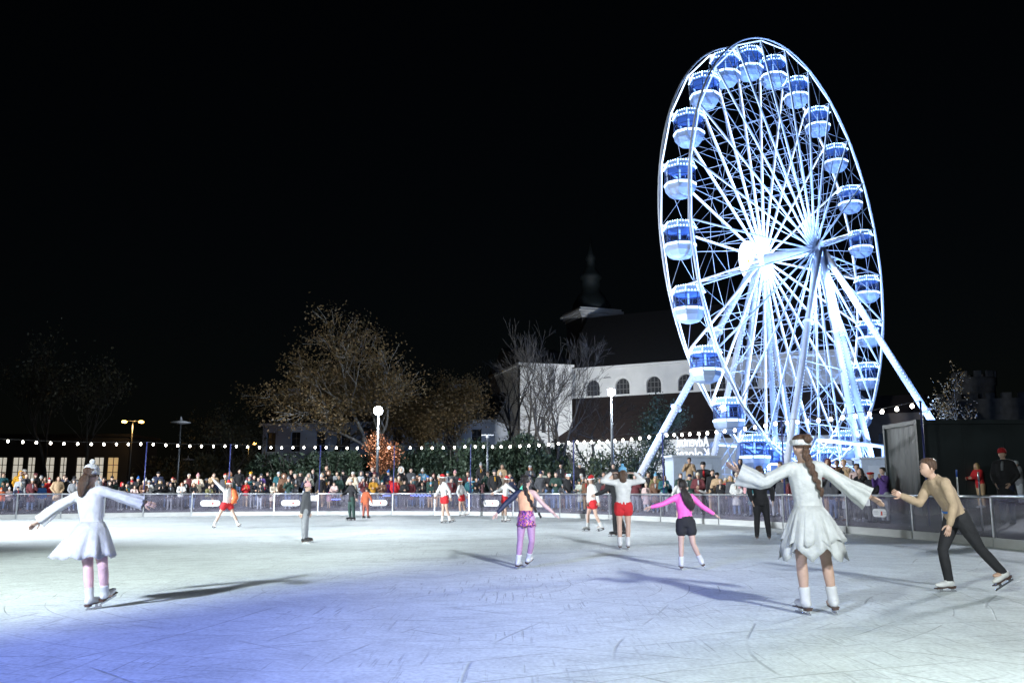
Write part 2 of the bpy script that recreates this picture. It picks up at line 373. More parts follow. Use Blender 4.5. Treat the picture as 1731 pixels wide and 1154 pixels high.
# rims: round outer tube (two per wheel), plus lit straight chords
for s in (-1,1):
    bm=bmesh.new(); n=96; ring_=[wp(2*PI*k/n,RR+.12,s*HW) for k in range(n)]
    vs=[]
    for k in range(n):
        p=ring_[k]; t=(ring_[(k+1)%n]-ring_[k-1]).normalized(); u=p-Vector((0,p.y,0)); u.normalize(); v=Vector((0,1,0))
        vs.append([bm.verts.new(p+(u*math.cos(2*PI*j/8)+v*math.sin(2*PI*j/8))*.078) for j in range(8)])
    for k in range(n):
        a,b=vs[k],vs[(k+1)%n]
        for j in range(8):
            f=bm.faces.new((a[j],b[j],b[(j+1)%8],a[(j+1)%8])); f.smooth=True
    obj('rim',mesh('rim',bm,WPAINT),WH,HC)
a1=R(15)
bm=bmesh.new(); tube(bm,[wp(0,RR-.08,HW),wp(a1,RR-.08,HW)],.055,6); ch_far=mesh('rim_light',bm,LEDW)
bm=bmesh.new(); tube(bm,[wp(0,RR-.08,-HW),wp(a1,RR-.08,-HW)],.05,6); ch_near=mesh('rim_light',bm,LED)
bm=bmesh.new(); tube(bm,[wp(0,1.0,HUB),wp(0,RR-.1,HW)],[.09,.075],7); tube(bm,[wp(0,1.0,HUB)+Vector((0,-.1,.0)),wp(0,RR-.1,HW)+Vector((0,-.1,0))],.045,5,mi=1); sp_far=mesh('spoke',bm,[WPAINT,LEDW])
bm=bmesh.new(); tube(bm,[wp(0,.6,-HUB),wp(0,RR-.1,-HW)],[.07,.06],6); tube(bm,[wp(0,.6,-HUB)+Vector((0,.085,0)),wp(0,RR-.1,-HW)+Vector((0,.085,0))],.028,4,mi=1); sp_near=mesh('spoke',bm,[WPAINT,LED])
bm=bmesh.new(); tube(bm,[wp(0,.4,-HUB-.25),wp(a1*.5,RR-.1,-HW)],.03,5); cab=mesh('spoke_cable',bm,WPAINT)
def yat(r,s): t=(r-1)/(RR-1); return s*(HUB+(HW-HUB)*t)
bm=bmesh.new(); rs=[5.5,8.2,10.9,13.6,16.6]
for k,r in enumerate(rs):
    tube(bm,[wp(0,r,yat(r,1)),wp(0,r,yat(r,-1))],.024,5)
    if k<len(rs)-1:
        s=1 if k%2 else -1; tube(bm,[wp(0,r,yat(r,s)),wp(0,rs[k+1],yat(rs[k+1],-s))],.019,4)
brace=mesh('brace',bm,WPAINT)
bm=bmesh.new()
for s,e in ((1,.020),(-1,.017)):
    for r0,r1 in ((9.4,9.4),(12.9,12.9)): tube(bm,[wp(0,r0,yat(r0,s)),wp(a1,r1,yat(r1,s))],e,4)
    tube(bm,[wp(0,9.4,yat(9.4,s)),wp(a1,12.9,yat(12.9,s))],e*.8,4); tube(bm,[wp(0,12.9,yat(12.9,s)),wp(a1,RR-.1,s*HW)],e*.8,4); tube(bm,[wp(a1,12.9,yat(12.9,s)),wp(0,RR-.1,s*HW)],e*.8,4)

tie=mesh('tie_rod',bm,WPAINT)
for i in range(24):
    a=R(NODE0+15*i)
    rot_obj('rim_light',ch_far,a); rot_obj('rim_light',ch_near,a); rot_obj('spoke',sp_far,a); rot_obj('spoke',sp_near,a); rot_obj('brace',brace,a); rot_obj('spoke_cable',cab,a); rot_obj('tie_rod',tie,a)
# hub
bm=bmesh.new(); 
M90=Matrix.Rotation(PI/2,4,'X')
def ytube(bm,y0,y1,r,seg=16,mi=0): tube(bm,[(0,y0,0),(0,y1,0)],r,seg,mi=mi)
ytube(bm,-2.6,2.6,.42); ytube(bm,HUB-.1,HUB+.1,1.15,24); ytube(bm,-HUB-.1,-HUB+.1,.75,24); ytube(bm,-2.75,-2.6,.55); ytube(bm,2.6,2.75,.55)
obj('hub',mesh('hub',bm,WPAINT),WH,HC)
bm=bmesh.new(); ytube(bm,3.3,3.45,1.75,28); obj('hub_disc',mesh('hub_disc',bm,mat('lit disc',(.8,.83,.9),.4,emit=(.75,.85,1.0),es=2.2)),WH,HC)
bm=bmesh.new(); box(bm,-.55,-.3,3.22,3.28,-.15,.1); obj('hub_emblem',mesh('hub_emblem',bm,mat('amber emblem',(.8,.4,.05),.4,emit=(1,.5,.05),es=1.2)),WH,HC)
# gondolas
def octr(r,z,n=8): return [Vector((r*math.cos(PI/8+2*PI*k/n),r*math.sin(PI/8+2*PI*k/n),z)) for k in range(n)]
bm=bmesh.new(); rings_loft(bm,[octr(.3,.06),octr(.92,-.05),octr(1.09,-.42),octr(1.04,-.53),octr(.2,-.46)],True,0,False); can_me=mesh('canopy',bm,CANOPY)
bm=bmesh.new()
for r,z,nn in ((1.105,-.43,4),(.94,-.05,4)):
    P=octr(r,z)
    for k in range(8):
        for j in range(nn): 
            res=bmesh.ops.create_icosphere(bm,subdivisions=1,radius=.042,matrix=Matrix.Translation(P[k].lerp(P[(k+1)%8],j/nn)))
for k in range(8):
    a_,b_=octr(.94,-.05)[k],octr(1.105,-.43)[k]
    for j in range(1,3): bmesh.ops.create_icosphere(bm,subdivisions=1,radius=.03,matrix=Matrix.Translation(a_.lerp(b_,j/3)))
bul_me=mesh('bulb_row',bm,LEDD)
bm=bmesh.new(); rings_loft(bm,[octr(.98,-1.42),octr(1.05,-1.46),octr(1.05,-1.68),octr(.98,-1.98),octr(.72,-2.32),octr(.3,-2.45)],True,0,False); tub_me=mesh('gondola',bm,TUB)
bm=bmesh.new()
P=octr(1.065,-1.5); Q=octr(1.065,-1.64)
for k in range(8):
    a_,b_=P[k].lerp(P[(k+1)%8],.07),P[k].lerp(P[(k+1)%8],.93); c_,d_=Q[k].lerp(Q[(k+1)%8],.93),Q[k].lerp(Q[(k+1)%8],.07)
    o_=((a_+b_)/2); o_.z=0; o_=o_.normalized()*.03
    f=[bm.verts.new(v) for v in (a_+o_,b_+o_,c_+o_,d_+o_)]; g=[bm.verts.new(v) for v in (a_,b_,c_,d_)]
    bm.faces.new(f[::-1])
    for j in range(4): bm.faces.new((f[j],f[(j+1)%4],g[(j+1)%4],g[j]))
bmesh.ops.recalc_face_normals(bm,faces=bm.faces[:]); band_me=mesh('light_band',bm,LEDG)
bm=bmesh.new()
A_,B_=octr(1.0,-.52),octr(1.0,-1.44)
for k in range(8):
    tube(bm,[A_[k],B_[k]],.03,4)
    for z in (-.58,-1.02): tube(bm,[Vector((A_[k].x,A_[k].y,z)),Vector((A_[(k+1)%8].x,A_[(k+1)%8].y,z))],.02,4)
tube(bm,[(0,0,-.4),(0,0,-2.2)],.07,6,mi=1)
frm_me=mesh('window_frame',bm,[GFRAME,LED])
bm=bmesh.new(); r_=.985; x=r_*math.cos(PI/8); y=r_*math.sin(PI/8); 
vs=[bm.verts.new(v) for v in ((x,-y,-1.42),(x,y,-1.42),(x,y,-.48),(x,-y,-.48))]; bm.faces.new(vs); pane_g=mesh('pane',bm,GGLASS)
bm=bmesh.new(); lathe(bm,[(.62,-1.75),(.9,-1.7),(.92,-1.35),(.7,-1.38),(.68,-1.6),(.3,-1.7)],8); seat_me=mesh('seat',bm,mat('seat blue',(.10,.22,.55),.5))
bm=bmesh.new(); tube(bm,[(0,-HW,0.0),(0,HW,0.0)],.06,6); axle_me=mesh('axle',bm,WPAINT)
GPOS=[]
for i in range(24):
    a=R(NODE0+15*i); p=HC+wp(a,16.25,0); 
    if p.z-2.62<1.05: p.z=max(p.z,3.7)
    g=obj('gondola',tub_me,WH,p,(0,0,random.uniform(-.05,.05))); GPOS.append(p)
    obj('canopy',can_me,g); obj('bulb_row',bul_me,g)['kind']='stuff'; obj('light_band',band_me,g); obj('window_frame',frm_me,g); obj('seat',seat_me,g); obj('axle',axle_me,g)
    for k in range(8): obj('pane',pane_g,g,None,(0,0,k*PI/4))
# legs (local coordinates: x along the wheel plane, -y towards the rink)
def leg(name,top,foot,r0,r1,m=WPAINT,joints=1,lit=True):
    bm=bmesh.new(); top=Vector(top); foot=Vector(foot)
    tube(bm,[top,foot],[r0,r1],12)
    for t in (.34,.67)[:joints]:
        c=top.lerp(foot,t); d=(foot-top).normalized(); tube(bm,[c-d*.09,c+d*.09],r0*1.45,12); tube(bm,[c-d*.03,c+d*.03],r0*1.75,12)
    if lit:
        u,v=frame(foot-top)
        for s in (u,-u):
            for k in range(70):
                c=top.lerp(foot,.08+.9*k/70)+s*(r0*1.02); bmesh.ops.create_icosphere(bm,subdivisions=1,radius=.03,matrix=Matrix.Translation(c))
        for f in bm.faces:
            if f.calc_area()<.0012: f.material_index=1
    return obj(name,mesh(name,bm,[m,LEDW]),WH)
topn=(0,-2.55,HZ); topf=(0,2.55,HZ)
leg('support_leg',(-.15,-2.6,HZ),(-10.6,-3.6,0),.24,.26)
leg('support_leg',(.2,-2.6,HZ),(3.2,-3.6,0),.24,.26)
leg('support_leg',(.45,-2.5,HZ-.2),(5.6,-3.8,0),.24,.26)
leg('outrigger_leg',(.4,-2.6,HZ),(8.0,-10.2,0),.26,.26,joints=2)
leg('support_leg',(-.15,2.6,HZ),(-8.0,3.6,0),.22,.24); leg('support_leg',(.15,2.6,HZ),(8.0,3.6,0),.22,.24)
leg('outrigger_leg',(-.3,2.6,HZ),(-14.0,6.0,0),.24,.26,joints=2)
leg('support_leg',(-.6,2.4,HZ-.4),(-3.6,3.6,0),.22,.24); leg('support_leg',(.6,2.4,HZ-.4),(3.6,3.6,0),.22,.24)
# cross ties between the legs
bm=bmesh.new()
def P_leg(t,top,foot): return Vector(top).lerp(Vector(foot),t)
near=[((-.15,-2.6,HZ),(-10.6,-3.6,0)),((.2,-2.6,HZ),(3.2,-3.6,0)),((.45,-2.5,HZ-.2),(5.6,-3.8,0))]; far=[((-.15,2.6,HZ),(-8.0,3.6,0)),((-.6,2.4,HZ-.4),(-3.6,3.6,0)),((.6,2.4,HZ-.4),(3.6,3.6,0)),((.15,2.6,HZ),(8.0,3.6,0))]
for grp in (near,far):
    for A1,A2 in zip(grp,grp[1:]):
        for t0,t1 in ((.5,.5),(.5,.74),(.74,.5),(.74,.74),(.74,.93),(.93,.74)): tube(bm,[P_leg(t0,*A1),P_leg(t1,*A2)],.05,5)
obj('cross_tie',mesh('cross_tie',bm,WPAINT),WH)
bm=bmesh.new()
for k in range(26): 
    pass
# base: deck, lit fascia beams, railings, diagonal struts
bm=bmesh.new(); box(bm,-11,8.5,-4.4,4.4,.0,.75); box(bm,-9.5,7.2,-4.2,4.2,.75,.95); obj('base_deck',mesh('base_deck',bm,mat('deck blue grey',(.30,.36,.50),.5,var=.1)),WH)
bm=bmesh.new()
for y in (-4.48,-4.26):
    for z,x0,x1 in ((.55,-10.8,8.3),(.86,-9.3,7.0)): 
        if (y<-4.4)==(z<.7): box(bm,x0,x1,y-.05,y,z-.045,z+.045)
for z in (3.6,): 
    for y in (-4.0,4.0): box(bm,-6.0,6.2,y-.06,y+.06,z-.05,z+.05)
obj('fascia_light',mesh('fascia_light',bm,LEDG),WH)
bm=bmesh.new()
for y in (-4.2,4.2):
    for x in [-9+1.0*k for k in range(17)]: tube(bm,[(x,y,.95),(x,y,2.0)],.025,5)
    for z in (1.45,1.98): tube(bm,[(-9,y,z),(7,y,z)],.028,5)
obj('railing',mesh('railing',bm,WPAINT),WH)
bm=bmesh.new()
for y in (-4.0,4.0):
    for x in (-6,-2.2,2.2,6.2): tube(bm,[(x,y,.95),(x,y,3.75)],.07,6)
    tube(bm,[(-6,y,3.75),(6.2,y,3.75)],.09,6); tube(bm,[(-6,y,3.75),(-10.2,y,.3)],.12,6); tube(bm,[(6.2,y,3.75),(8.6,y,.3)],.12,6)
    tube(bm,[(-6,y,.95),(-2.2,y,3.7)],.05,5); tube(bm,[(6.2,y,.95),(2.2,y,3.7)],.05,5)
obj('station_frame',mesh('station_frame',bm,WPAINT),WH)
bm=bmesh.new(); xa,ya=6.6,-4.9
for s in (0,.45): tube(bm,[(xa+s+.6,ya,.0),(xa+s,ya,3.9)],.035,5)
for k in range(14): tube(bm,[(xa+.6-.6*k/13.5+.0,ya,.25+.27*k),(xa+1.05-.6*k/13.5,ya,.25+.27*k)],.022,5)
obj('ladder',mesh('ladder',bm,WPAINT),WH)
# added lamps that brighten the wheel frame: hub, base and foot floods
mw=Matrix.Translation((WC.x,WC.y,GZ))@Matrix.Rotation(WAZ,4,'Z')
for p,e,r in (((0,0.6,HZ),5200,.8),((0,-3.6,HZ-3),3800,.4),((-5,-6.5,1.6),4200,.3),((4,-6.5,1.6),3600,.3),((-1,4.6,1.6),4200,.3),((-11,0,10),1200,.4)):
    point('wheel_fill',mw@Vector(p),e,(.30,.50,1.0),r)
for p,aim,e in (((-13,-9,.6),(-9,0,HZ+8),42000),((8,-11,.6),(9,0,HZ+7),42000),((-2,-11,.6),(0,0,HZ+10),42000),((-13,8,.6),(-10,0,HZ+4),30000)):
    spot('wheel_fill_flood',mw@Vector(p),mw@Vector(aim),e,(.27,.47,1.0),62,.7,.3)
    fe=empty('added_floodlight',mw@Vector((p[0],p[1],0))); tag(fe,'added low floodlight on the ground shining up at the ferris wheel '+{-13:'outrigger side',8:'ladder side',-2:'middle'}[p[0]] +(' rear' if p[1]>0 else ' front'),'floodlight','added floodlights around the ferris wheel')
    bm=bmesh.new(); box(bm,-.3,.3,-.2,.2,.02,.34); obj('lamp_head',mesh('lamp_head',bm,WPAINT),fe)
    bm=bmesh.new(); tube(bm,[(-.34,0,-.02),(-.34,0,.25)],.03,5); tube(bm,[(.34,0,-.02),(.34,0,.25)],.03,5); obj('bracket',mesh('bracket',bm,WPAINT),fe)
# ticket booths and sign by the wheel
BOOTH=mat('booth pale blue',(.50,.58,.70),.5,var=.06)
def booth(c,w,d,h,rz,lab):
    e=empty('ticket_booth',(c.x,c.y,terrain(c)-.02),rz); tag(e,lab,'booth')
    bm=bmesh.new(); box(bm,-w/2,w/2,-d/2,d/2,0,h); obj('wall',mesh('wall',bm,BOOTH),e)
    bm=bmesh.new(); box(bm,-w/2-.12,w/2+.12,-d/2-.15,d/2+.12,h,h+.14); obj('roof',mesh('roof',bm,mat('booth trim',(.6,.66,.75),.5)),e)
    bm=bmesh.new(); box(bm,-w*.3,w*.3,-d/2-.025,-d/2-.002,h*.42,h*.82); obj('hatch',mesh('hatch',bm,mat('booth hatch',(.62,.7,.82),.35)),e)
    bm=bmesh.new(); box(bm,-w*.34,w*.34,-d/2-.25,-d/2-.003,h*.36,h*.40); obj('counter',mesh('counter',bm,STEEL),e)
booth(at(1172,800,56),3.1,1.6,2.25,.15,'pale blue ticket booth under the white letter sign')
booth(at(1478,800,55),1.9,1.6,2.1,-.1,'pale blue ticket booth beside the ladder and black container')
LET=mat('white letters',(.85,.86,.88),.4,emit=(.9,.95,1.0),es=.9)
sg=empty('letter_sign',at(1172,770,58.0)); sg.location.z=terrain(sg.location)+.0; sg.rotation_euler=(0,0,PI+.12); tag(sg,'white cut-out letter sign seen from behind above the ticket booth','sign')
zb=at(1172,776,58).z-sg.location.z
for k,(t,zz) in enumerate((('Adventní',zb+.82),('Kolosej',zb+.05))):
    cu=bpy.data.curves.new('t','FONT'); cu.body=t; cu.size=.98; cu.extrude=.05; cu.align_x='CENTER'; cu.space_character=1.02
    to=bpy.data.objects.new('t',cu); COL.objects.link(to); dg=bpy.context.evaluated_depsgraph_get(); me=bpy.data.meshes.new_from_object(to.evaluated_get(dg)); bpy.data.objects.remove(to)
    me.name='lettering'; me.materials.clear(); me.materials.append(LET)
    xs=[v.co.x for v in me.vertices]; w_=max(xs)-min(xs)
    obj('lettering',me,sg,(0,0,zz),(PI/2,0,0),(2.15/w_,1.0,1))
bm=bmesh.new()
for x in (-1.0,1.0): tube(bm,[(x,-.15,0),(x,-.15,zb+1.5)],.04,6)
for z in (zb+.02,zb+.80): tube(bm,[(-1.15,-.12,z),(1.15,-.12,z)],.025,5)
obj('sign_frame',mesh('sign_frame',bm,STEEL),sg)
# ================================================================== black container by the rink
CZ=.45
ce=empty('shipping_container',(11.6,25.5,CZ-.06)); tag(ce,'large black corrugated metal container standing beside the rink barrier','container')
CM=mat('container black paint',(.028,.036,.038),.42,.1,var=.25,vscale=1.2,bump=.1,bscale=6)
L_,D_,HT=6.2,2.35,2.84
bm=bmesh.new(); np_=5
for k in range(np_):
    xa=.125+(L_-.25)*k/np_; xb=.125+(L_-.25)*(k+1)/np_; box(bm,xa+.004,xb-.004,.05,.09,.125,HT-.127)
m_=24
pr=[(.06+(.006 if (k%8) in (1,2,3,4) else 0),.1+(D_-.2)*k/(m_*2)) for k in range(m_*2+1)]
for (x0,y0),(x1,y1) in zip(pr,pr[1:]): bm.faces.new([bm.verts.new(v) for v in ((x0,y0,.12),(x0+x1-x0,y1,.12),(x1,y1,HT-.1),(x0,y0,HT-.1))])
box(bm,.1,L_-.1,.1,D_-.1,HT-.12,HT-.04); box(bm,.1,L_,D_-.1,D_-.05,.1,HT-.1); box(bm,L_-.1,L_-.05,.1,D_-.1,.1,HT-.1)
obj('corrugated_wall',mesh('corrugated_wall',bm,CM),ce)
bm=bmesh.new(); box(bm,0,.12,0,.12,0,HT); cpm=mesh('corner_post',bm,CM)
for x in (0,L_-.12):
    for y in (0,D_-.12): obj('corner_post',cpm,ce,(x,y,0))
bm=bmesh.new()
for z in (0.003,HT-.123):
    box(bm,.122,L_-.122,.003,.1,z,z+.12); box(bm,.003,.1,.122,D_-.122,z,z+.12)
obj('frame_rail',mesh('frame_rail',bm,CM),ce)
# marker stakes by the barrier gate
for px,lab,tipm in ((1596,'thin white marker stake with blue tip at the barrier gate',mat('stake blue',(.03,.12,.6),.4)),(1632,'thin grey marker stake leaning by the black container',STEEL)):
    q,i=rink_at(px); p=q+rink_n(int(i))*.35; zt=at(px,792 if px<1600 else 796,p.y).z; zg=tz(.35)
    e=empty('marker_stake',(p.x,p.y,zg-.02)); tag(e,lab,'stake')
    bm=bmesh.new(); tube(bm,[(0,0,0),(0,0,zt-zg-.18)],.018,6); obj('shaft',mesh('shaft',bm,SIGNW if px<1600 else STEEL),e)
    bm=bmesh.new(); tube(bm,[(0,0,zt-zg-.178),(0,0,zt-zg)],.019,6); obj('tip',mesh('tip',bm,tipm),e)
# ================================================================== lamps in the park
LAMPM=mat('lamp pole grey',(.11,.12,.13),.45,.5,var=.1)
AMB=mat('amber lamp',(.9,.6,.3),.4,emit=(1.0,.50,.10),es=14,sample=False)
FLD=mat('floodlight face',(.9,.95,1),.4,emit=(.92,.97,1.0),es=60,sample=False)
def gz(p): return terrain(p)-.03
def disc_lamp(px,py,depth,lab,s=1.0):
    t=at(px,py,depth); g=gz(t); e=empty('park_lamp',(t.x,t.y,g)); h=t.z-g; tag(e,lab,'lamp','disc topped park lamps')
    bm=bmesh.new(); tube(bm,[(0,0,0),(0,0,h*.35),(0,0,h-.25)],[.09*s,.075*s,.05*s],8); tube(bm,[(0,0,0),(0,0,.35)],.12*s,8); obj('pole',mesh('pole',bm,LAMPM),e)
    bm=bmesh.new(); lathe(bm,[(.06*s,h-.3),(.7*s,h-.2),(.72*s,h-.15),(.28*s,h-.05),(.09*s,h+.0),(.05*s,h+.25),(.01,h+.3)],18); obj('lamp_shade',mesh('lamp_shade',bm,mat('lamp shade',(.55,.57,.6),.4,.3)),e)
disc_lamp(306,710,66,'tall grey park lamp with flat disc shade standing behind the crowd',1.0)
disc_lamp(318,774,104,'small distant grey park lamp with flat disc shade')
def double_lamp(px,py,depth,lab,w=.95):
    t=at(px,py,depth); g=gz(t); e=empty('street_lamp',(t.x,t.y,g),.1); h=t.z-g; tag(e,lab,'street lamp','double armed amber street lamps')
    bm=bmesh.new(); tube(bm,[(0,0,0),(0,0,h)],[.1,.06],8); tube(bm,[(-w,0,h+.02),(0,0,h),(w,0,h+.02)],.045,6); obj('pole',mesh('pole',bm,LAMPM),e)
    for s in (-1,1):
        bm=bmesh.new(); ball(bm,(s*w,0,h-.02),(.32,.2,.13),10,6); hd=obj('lamp_head',mesh('lamp_head',bm,LAMPM),e)
        bm=bmesh.new(); ball(bm,(s*w,-.08,h-.10),(.28,.2,.16),10,6); obj('lamp_glass',mesh('lamp_glass',bm,AMB),hd)
    point('amber_lamp',(t.x,t.y-.2,t.z-.5),260,(1,.55,.18),.2)
double_lamp(225,711,93,'amber street lamp with two arms beside the tall disc lamp',.86)
double_lamp(421,748,122,'amber street lamp with two arms near the white building',.72)
double_lamp(14,757,100,'amber street lamp with two arms beside the lit windows',.3)
t=at(220,783,110); e=empty('globe_lamp',(t.x,t.y,gz(t))); tag(e,'small distant white globe lamp on a thin post','lamp'); h=t.z-gz(t)
bm=bmesh.new(); tube(bm,[(0,0,0),(0,0,h-.2)],.06,6); obj('pole',mesh('pole',bm,LAMPM),e)
bm=bmesh.new(); ball(bm,(0,0,h),.22); obj('globe',mesh('globe',bm,FLD),e)
def flood_mast(px,py,depth,lab,power,aim,crossarm=False):
    t=at(px,py,depth); g=gz(t); e=empty('floodlight_mast',(t.x,t.y,g)); h=t.z-g; tag(e,lab,'floodlight')
    bm=bmesh.new(); tube(bm,[(0,0,0),(0,0,h*.5),(0,0,h-.2)],[.11,.09,.06],8); tube(bm,[(0,0,0),(0,0,.4)],.16,8)
    pass
    obj('pole',mesh('pole',bm,LAMPM),e)
    q=Vector((0,-1,-.35)).to_track_quat('-Z','Y').to_matrix().to_4x4()
    for s in (0,):
        M=Matrix.Translation((s,-.05,h-.05))@q
        bm=bmesh.new(); box(bm,-.26,.26,-.2,.2,-.04,.16,0,M); hd=obj('lamp_head',mesh('lamp_head',bm,LAMPM),e)
        bm=bmesh.new(); ball(bm,M@Vector((0,0,-.12)),.30 if crossarm else .24,14,9); obj('lamp_glass',mesh('lamp_glass',bm,FLD),hd)
    point('flood_lamp',(t.x,t.y-.35,t.z-.1),power,COOL,.25)
    return t
flood_mast(640,692,60,'bright white floodlight mast in front of the autumn tree',17000,None,True)
flood_mast(1033,661,58,'bright white floodlight mast beside the tall bare tree',5000,None)
t=at(824,736,62); e=empty('tee_lamp',(t.x,t.y,gz(t))); tag(e,'grey lamp post with short tee top in front of the dark hedge','lamp'); h=t.z-gz(t)
bm=bmesh.new(); tube(bm,[(0,0,0),(0,0,h)],[.09,.06],8); obj('pole',mesh('pole',bm,LAMPM),e)
bm=bmesh.new(); box(bm,-.42,.42,-.12,.12,h,h+.07); lathe(bm,[(.05,h-.2),(.12,h-.1),(.1,h)],8); obj('lamp_head',mesh('lamp_head',bm,mat('lamp shade',(.55,.57,.6),.4,.3)),e)
# masts that carry the rink floodlights (outside the picture)
for Mp,lab in ((MAST_A,'tall rink floodlight mast behind the left end of the rink'),(MAST_B,'tall rink floodlight mast beyond the black container'),(MAST_C,'tall rink floodlight mast behind the right end of the rink'),(MAST_D,'tall rink floodlight mast at the long left side of the rink')):
    g=gz(Mp); e=empty('rink_floodlight',(Mp.x,Mp.y,g)); tag(e,lab,'floodlight'); h=Mp.z-g
    bm=bmesh.new(); tube(bm,[(0,0,0),(0,0,h+.6)],[.16,.1],8); tube(bm,[(-.9,0,h+.45),(.9,0,h+.45)],.06,6); obj('pole',mesh('pole',bm,LAMPM),e)
    for s in (-.7,.7):
        bm=bmesh.new(); box(bm,s-.3,s+.3,-.2,.2,h+.5,h+.9); obj('lamp_head',mesh('lamp_head',bm,LAMPM),e)
# ================================================================== buildings
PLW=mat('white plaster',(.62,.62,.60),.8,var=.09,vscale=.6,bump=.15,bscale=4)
PLB=mat('pale plaster',(.50,.53,.58),.8,var=.12,vscale=.5,bump=.15,bscale=4)
ROOFD=mat('dark slate roof',(.009,.009,.010),.8,var=.3,vscale=3,bump=.3,bscale=10)
ROOFR=mat('brown tile roof',(.024,.014,.012),.85,var=.35,vscale=2,bump=.4,bscale=9)
GLD=mat('dark window glass',(.04,.042,.045),.15,var=.3,vscale=1)
TRIM=mat('stone trim',(.66,.66,.64),.7,var=.08)
STONE=mat('rubble stone',(.06,.056,.05),.9,var=.35,vscale=1.4,bump=.6,bscale=3)
BRN=mat('brown render',(.16,.12,.09),.85,var=.2,vscale=.8)
LITW=mat('lit window',(.9,.88,.8),.4,emit=(1.0,.93,.78),es=.5,sample=False)
LITO=mat('lit window amber',(.9,.7,.4),.4,emit=(1.0,.66,.30),es=.45,sample=False)
def wall_win(parent,name,L,z0,z1,wins,m,glass,rev=.35,bars=(1,2),frame_=True,arched=False,trim=True,y0=0.):
    """one storey of wall (local x 0..L, outer face y=y0, looking -y) with recessed openings"""
    bm=bmesh.new(); Fq=lambda *v: bm.faces.new([bm.verts.new((x,y0+y,z)) for x,y,z in v])
    x=0.
    for xc,w,b,t in wins:
        a_,b_=xc-w/2,xc+w/2
        if a_>x: Fq((x,0,z0),(a_,0,z0),(a_,0,z1),(x,0,z1))
        Fq((a_,0,z0),(b_,0,z0),(b_,0,b),(a_,0,b))
        if arched:
            r=w/2; s=t-r; n=10; ar=[(xc+r*math.cos(PI-PI*k/n),s+r*math.sin(PI-PI*k/n)) for k in range(n+1)]
        else: ar=[(a_,t),(b_,t)]
        for (p,q) in zip(ar,ar[1:]): Fq((p[0],0,p[1]),(q[0],0,q[1]),(q[0],0,z1),(p[0],0,z1))
        out=[(a_,b)]+([(a_,t-w/2)] if arched else [])[:0]+ar+[(b_,b)]
        for p,q in zip(out,out[1:]+out[:1]): Fq((p[0],0,p[1]),(p[0],rev,p[1]),(q[0],rev,q[1]),(q[0],0,q[1]))
        x=b_
    if x<L: Fq((x,0,z0),(L,0,z0),(L,0,z1),(x,0,z1))
    bmesh.ops.remove_doubles(bm,verts=bm.verts[:],dist=1e-4)
    obj(name,mesh(name,bm,m),parent)
    for i,(xc,w,b,t) in enumerate(wins):
        gm=glass[i%len(glass)] if isinstance(glass,list) else glass
        bm=bmesh.new(); r=w/2
        if arched:
            n=10; pts=[(xc-r,b)]+[(xc+r*math.cos(PI-PI*k/n),t-r+r*math.sin(PI-PI*k/n)) for k in range(n+1)]+[(xc+r,b)]
            bm.faces.new([bm.verts.new((p[0],y0+rev-.02,p[1])) for p in pts])
        else: box(bm,xc-r,xc+r,y0+rev-.04,y0+rev-.02,b,t)
        wo=obj('window',mesh('window',bm,gm),parent)
        bm=bmesh.new(); nv,nh=bars; d=.035 if w<1.5 else .05
        for k in range(1,nv+1): xx=xc-r+w*k/(nv+1); box(bm,xx-d,xx+d,y0+rev-.1,y0+rev-.045,b,t-(.0 if not arched else r*.12*abs(k-(nv+1)/2)+.05))
        for k in range(1,nh+1): zz=b+(t-b)*k/(nh+1); hw=r if not arched or zz<t-r else math.sqrt(max(r*r-(zz-t+r)**2,.01)); box(bm,xc-hw,xc+hw,y0+rev-.095,y0+rev-.05,zz-d,zz+d)
        obj('frame',mesh('frame',bm,mat('window bars',(.10,.10,.10),.6) if not isinstance(glass,list) else mat('window bars pale',(.25,.24,.22),.6)),wo)
        if trim:
            bm=bmesh.new()
            if arched:
                n=12; rg=[]
                for k in range(n+1):
                    a=PI-PI*k/n; c,s_=math.cos(a),math.sin(a); zc=t-r
                    rg.append([(xc+(r+.02)*c,y0-.06,zc+(r+.02)*s_),(xc+(r+.34)*c,y0-.06,zc+(r+.34)*s_),(xc+(r+.34)*c,y0-.002,zc+(r+.34)*s_),(xc+(r+.02)*c,y0-.002,zc+(r+.02)*s_)])
                rings_loft(bm,[[Vector(v) for v in r4] for r4 in rg],True,0,False)
            else: box(bm,xc-r-.12,xc+r+.12,y0-.09,y0-.003,b-.14,b-.02)
            bmesh.ops.recalc_face_normals(bm,faces=bm.faces[:]); obj('sill',mesh('sill',bm,TRIM),wo)
# --- church
c0=at(966,700,114); c1=at(1235,700,104); dv=(c1-c0); dv.z=0; ang=math.atan2(dv.y,dv.x); CG=gz(c0)
ch=empty('church',(c0.x,c0.y,CG),ang); tag(ch,'white church with arched windows, dark steep roof and cornice tower','church')
Ln=dv.length+14; zt=at(966,627,114).z-CG; zb=at(1100,667,109).z-CG; rz=at(1130,530,118).z-CG
def lx(px,dep=109):
    p=at(px,650,dep)-c0; return p.x*math.cos(ang)+p.y*math.sin(ang)
def lxr(px):   # where the pixel column crosses the nave wall
    r=ray(px,650); k=r.x/r.y; ux,uy=math.cos(ang),math.sin(ang); return (k*c0.y-c0.x)/(ux-k*uy)
wins=[(lxr(p),1.9,zb+.25,zb+2.25) for p in (1002,1052,1105,1159,1213,1268)]
wall_win(ch,'nave_wall',Ln,zb-3,zt,wins,PLW,GLD,.4,(3,2),True,True)
bm=bmesh.new(); box(bm,-.3,Ln+.3,-.35,-.003,zt-.003,zt+.28); obj('cornice',mesh('cornice',bm,TRIM),ch)
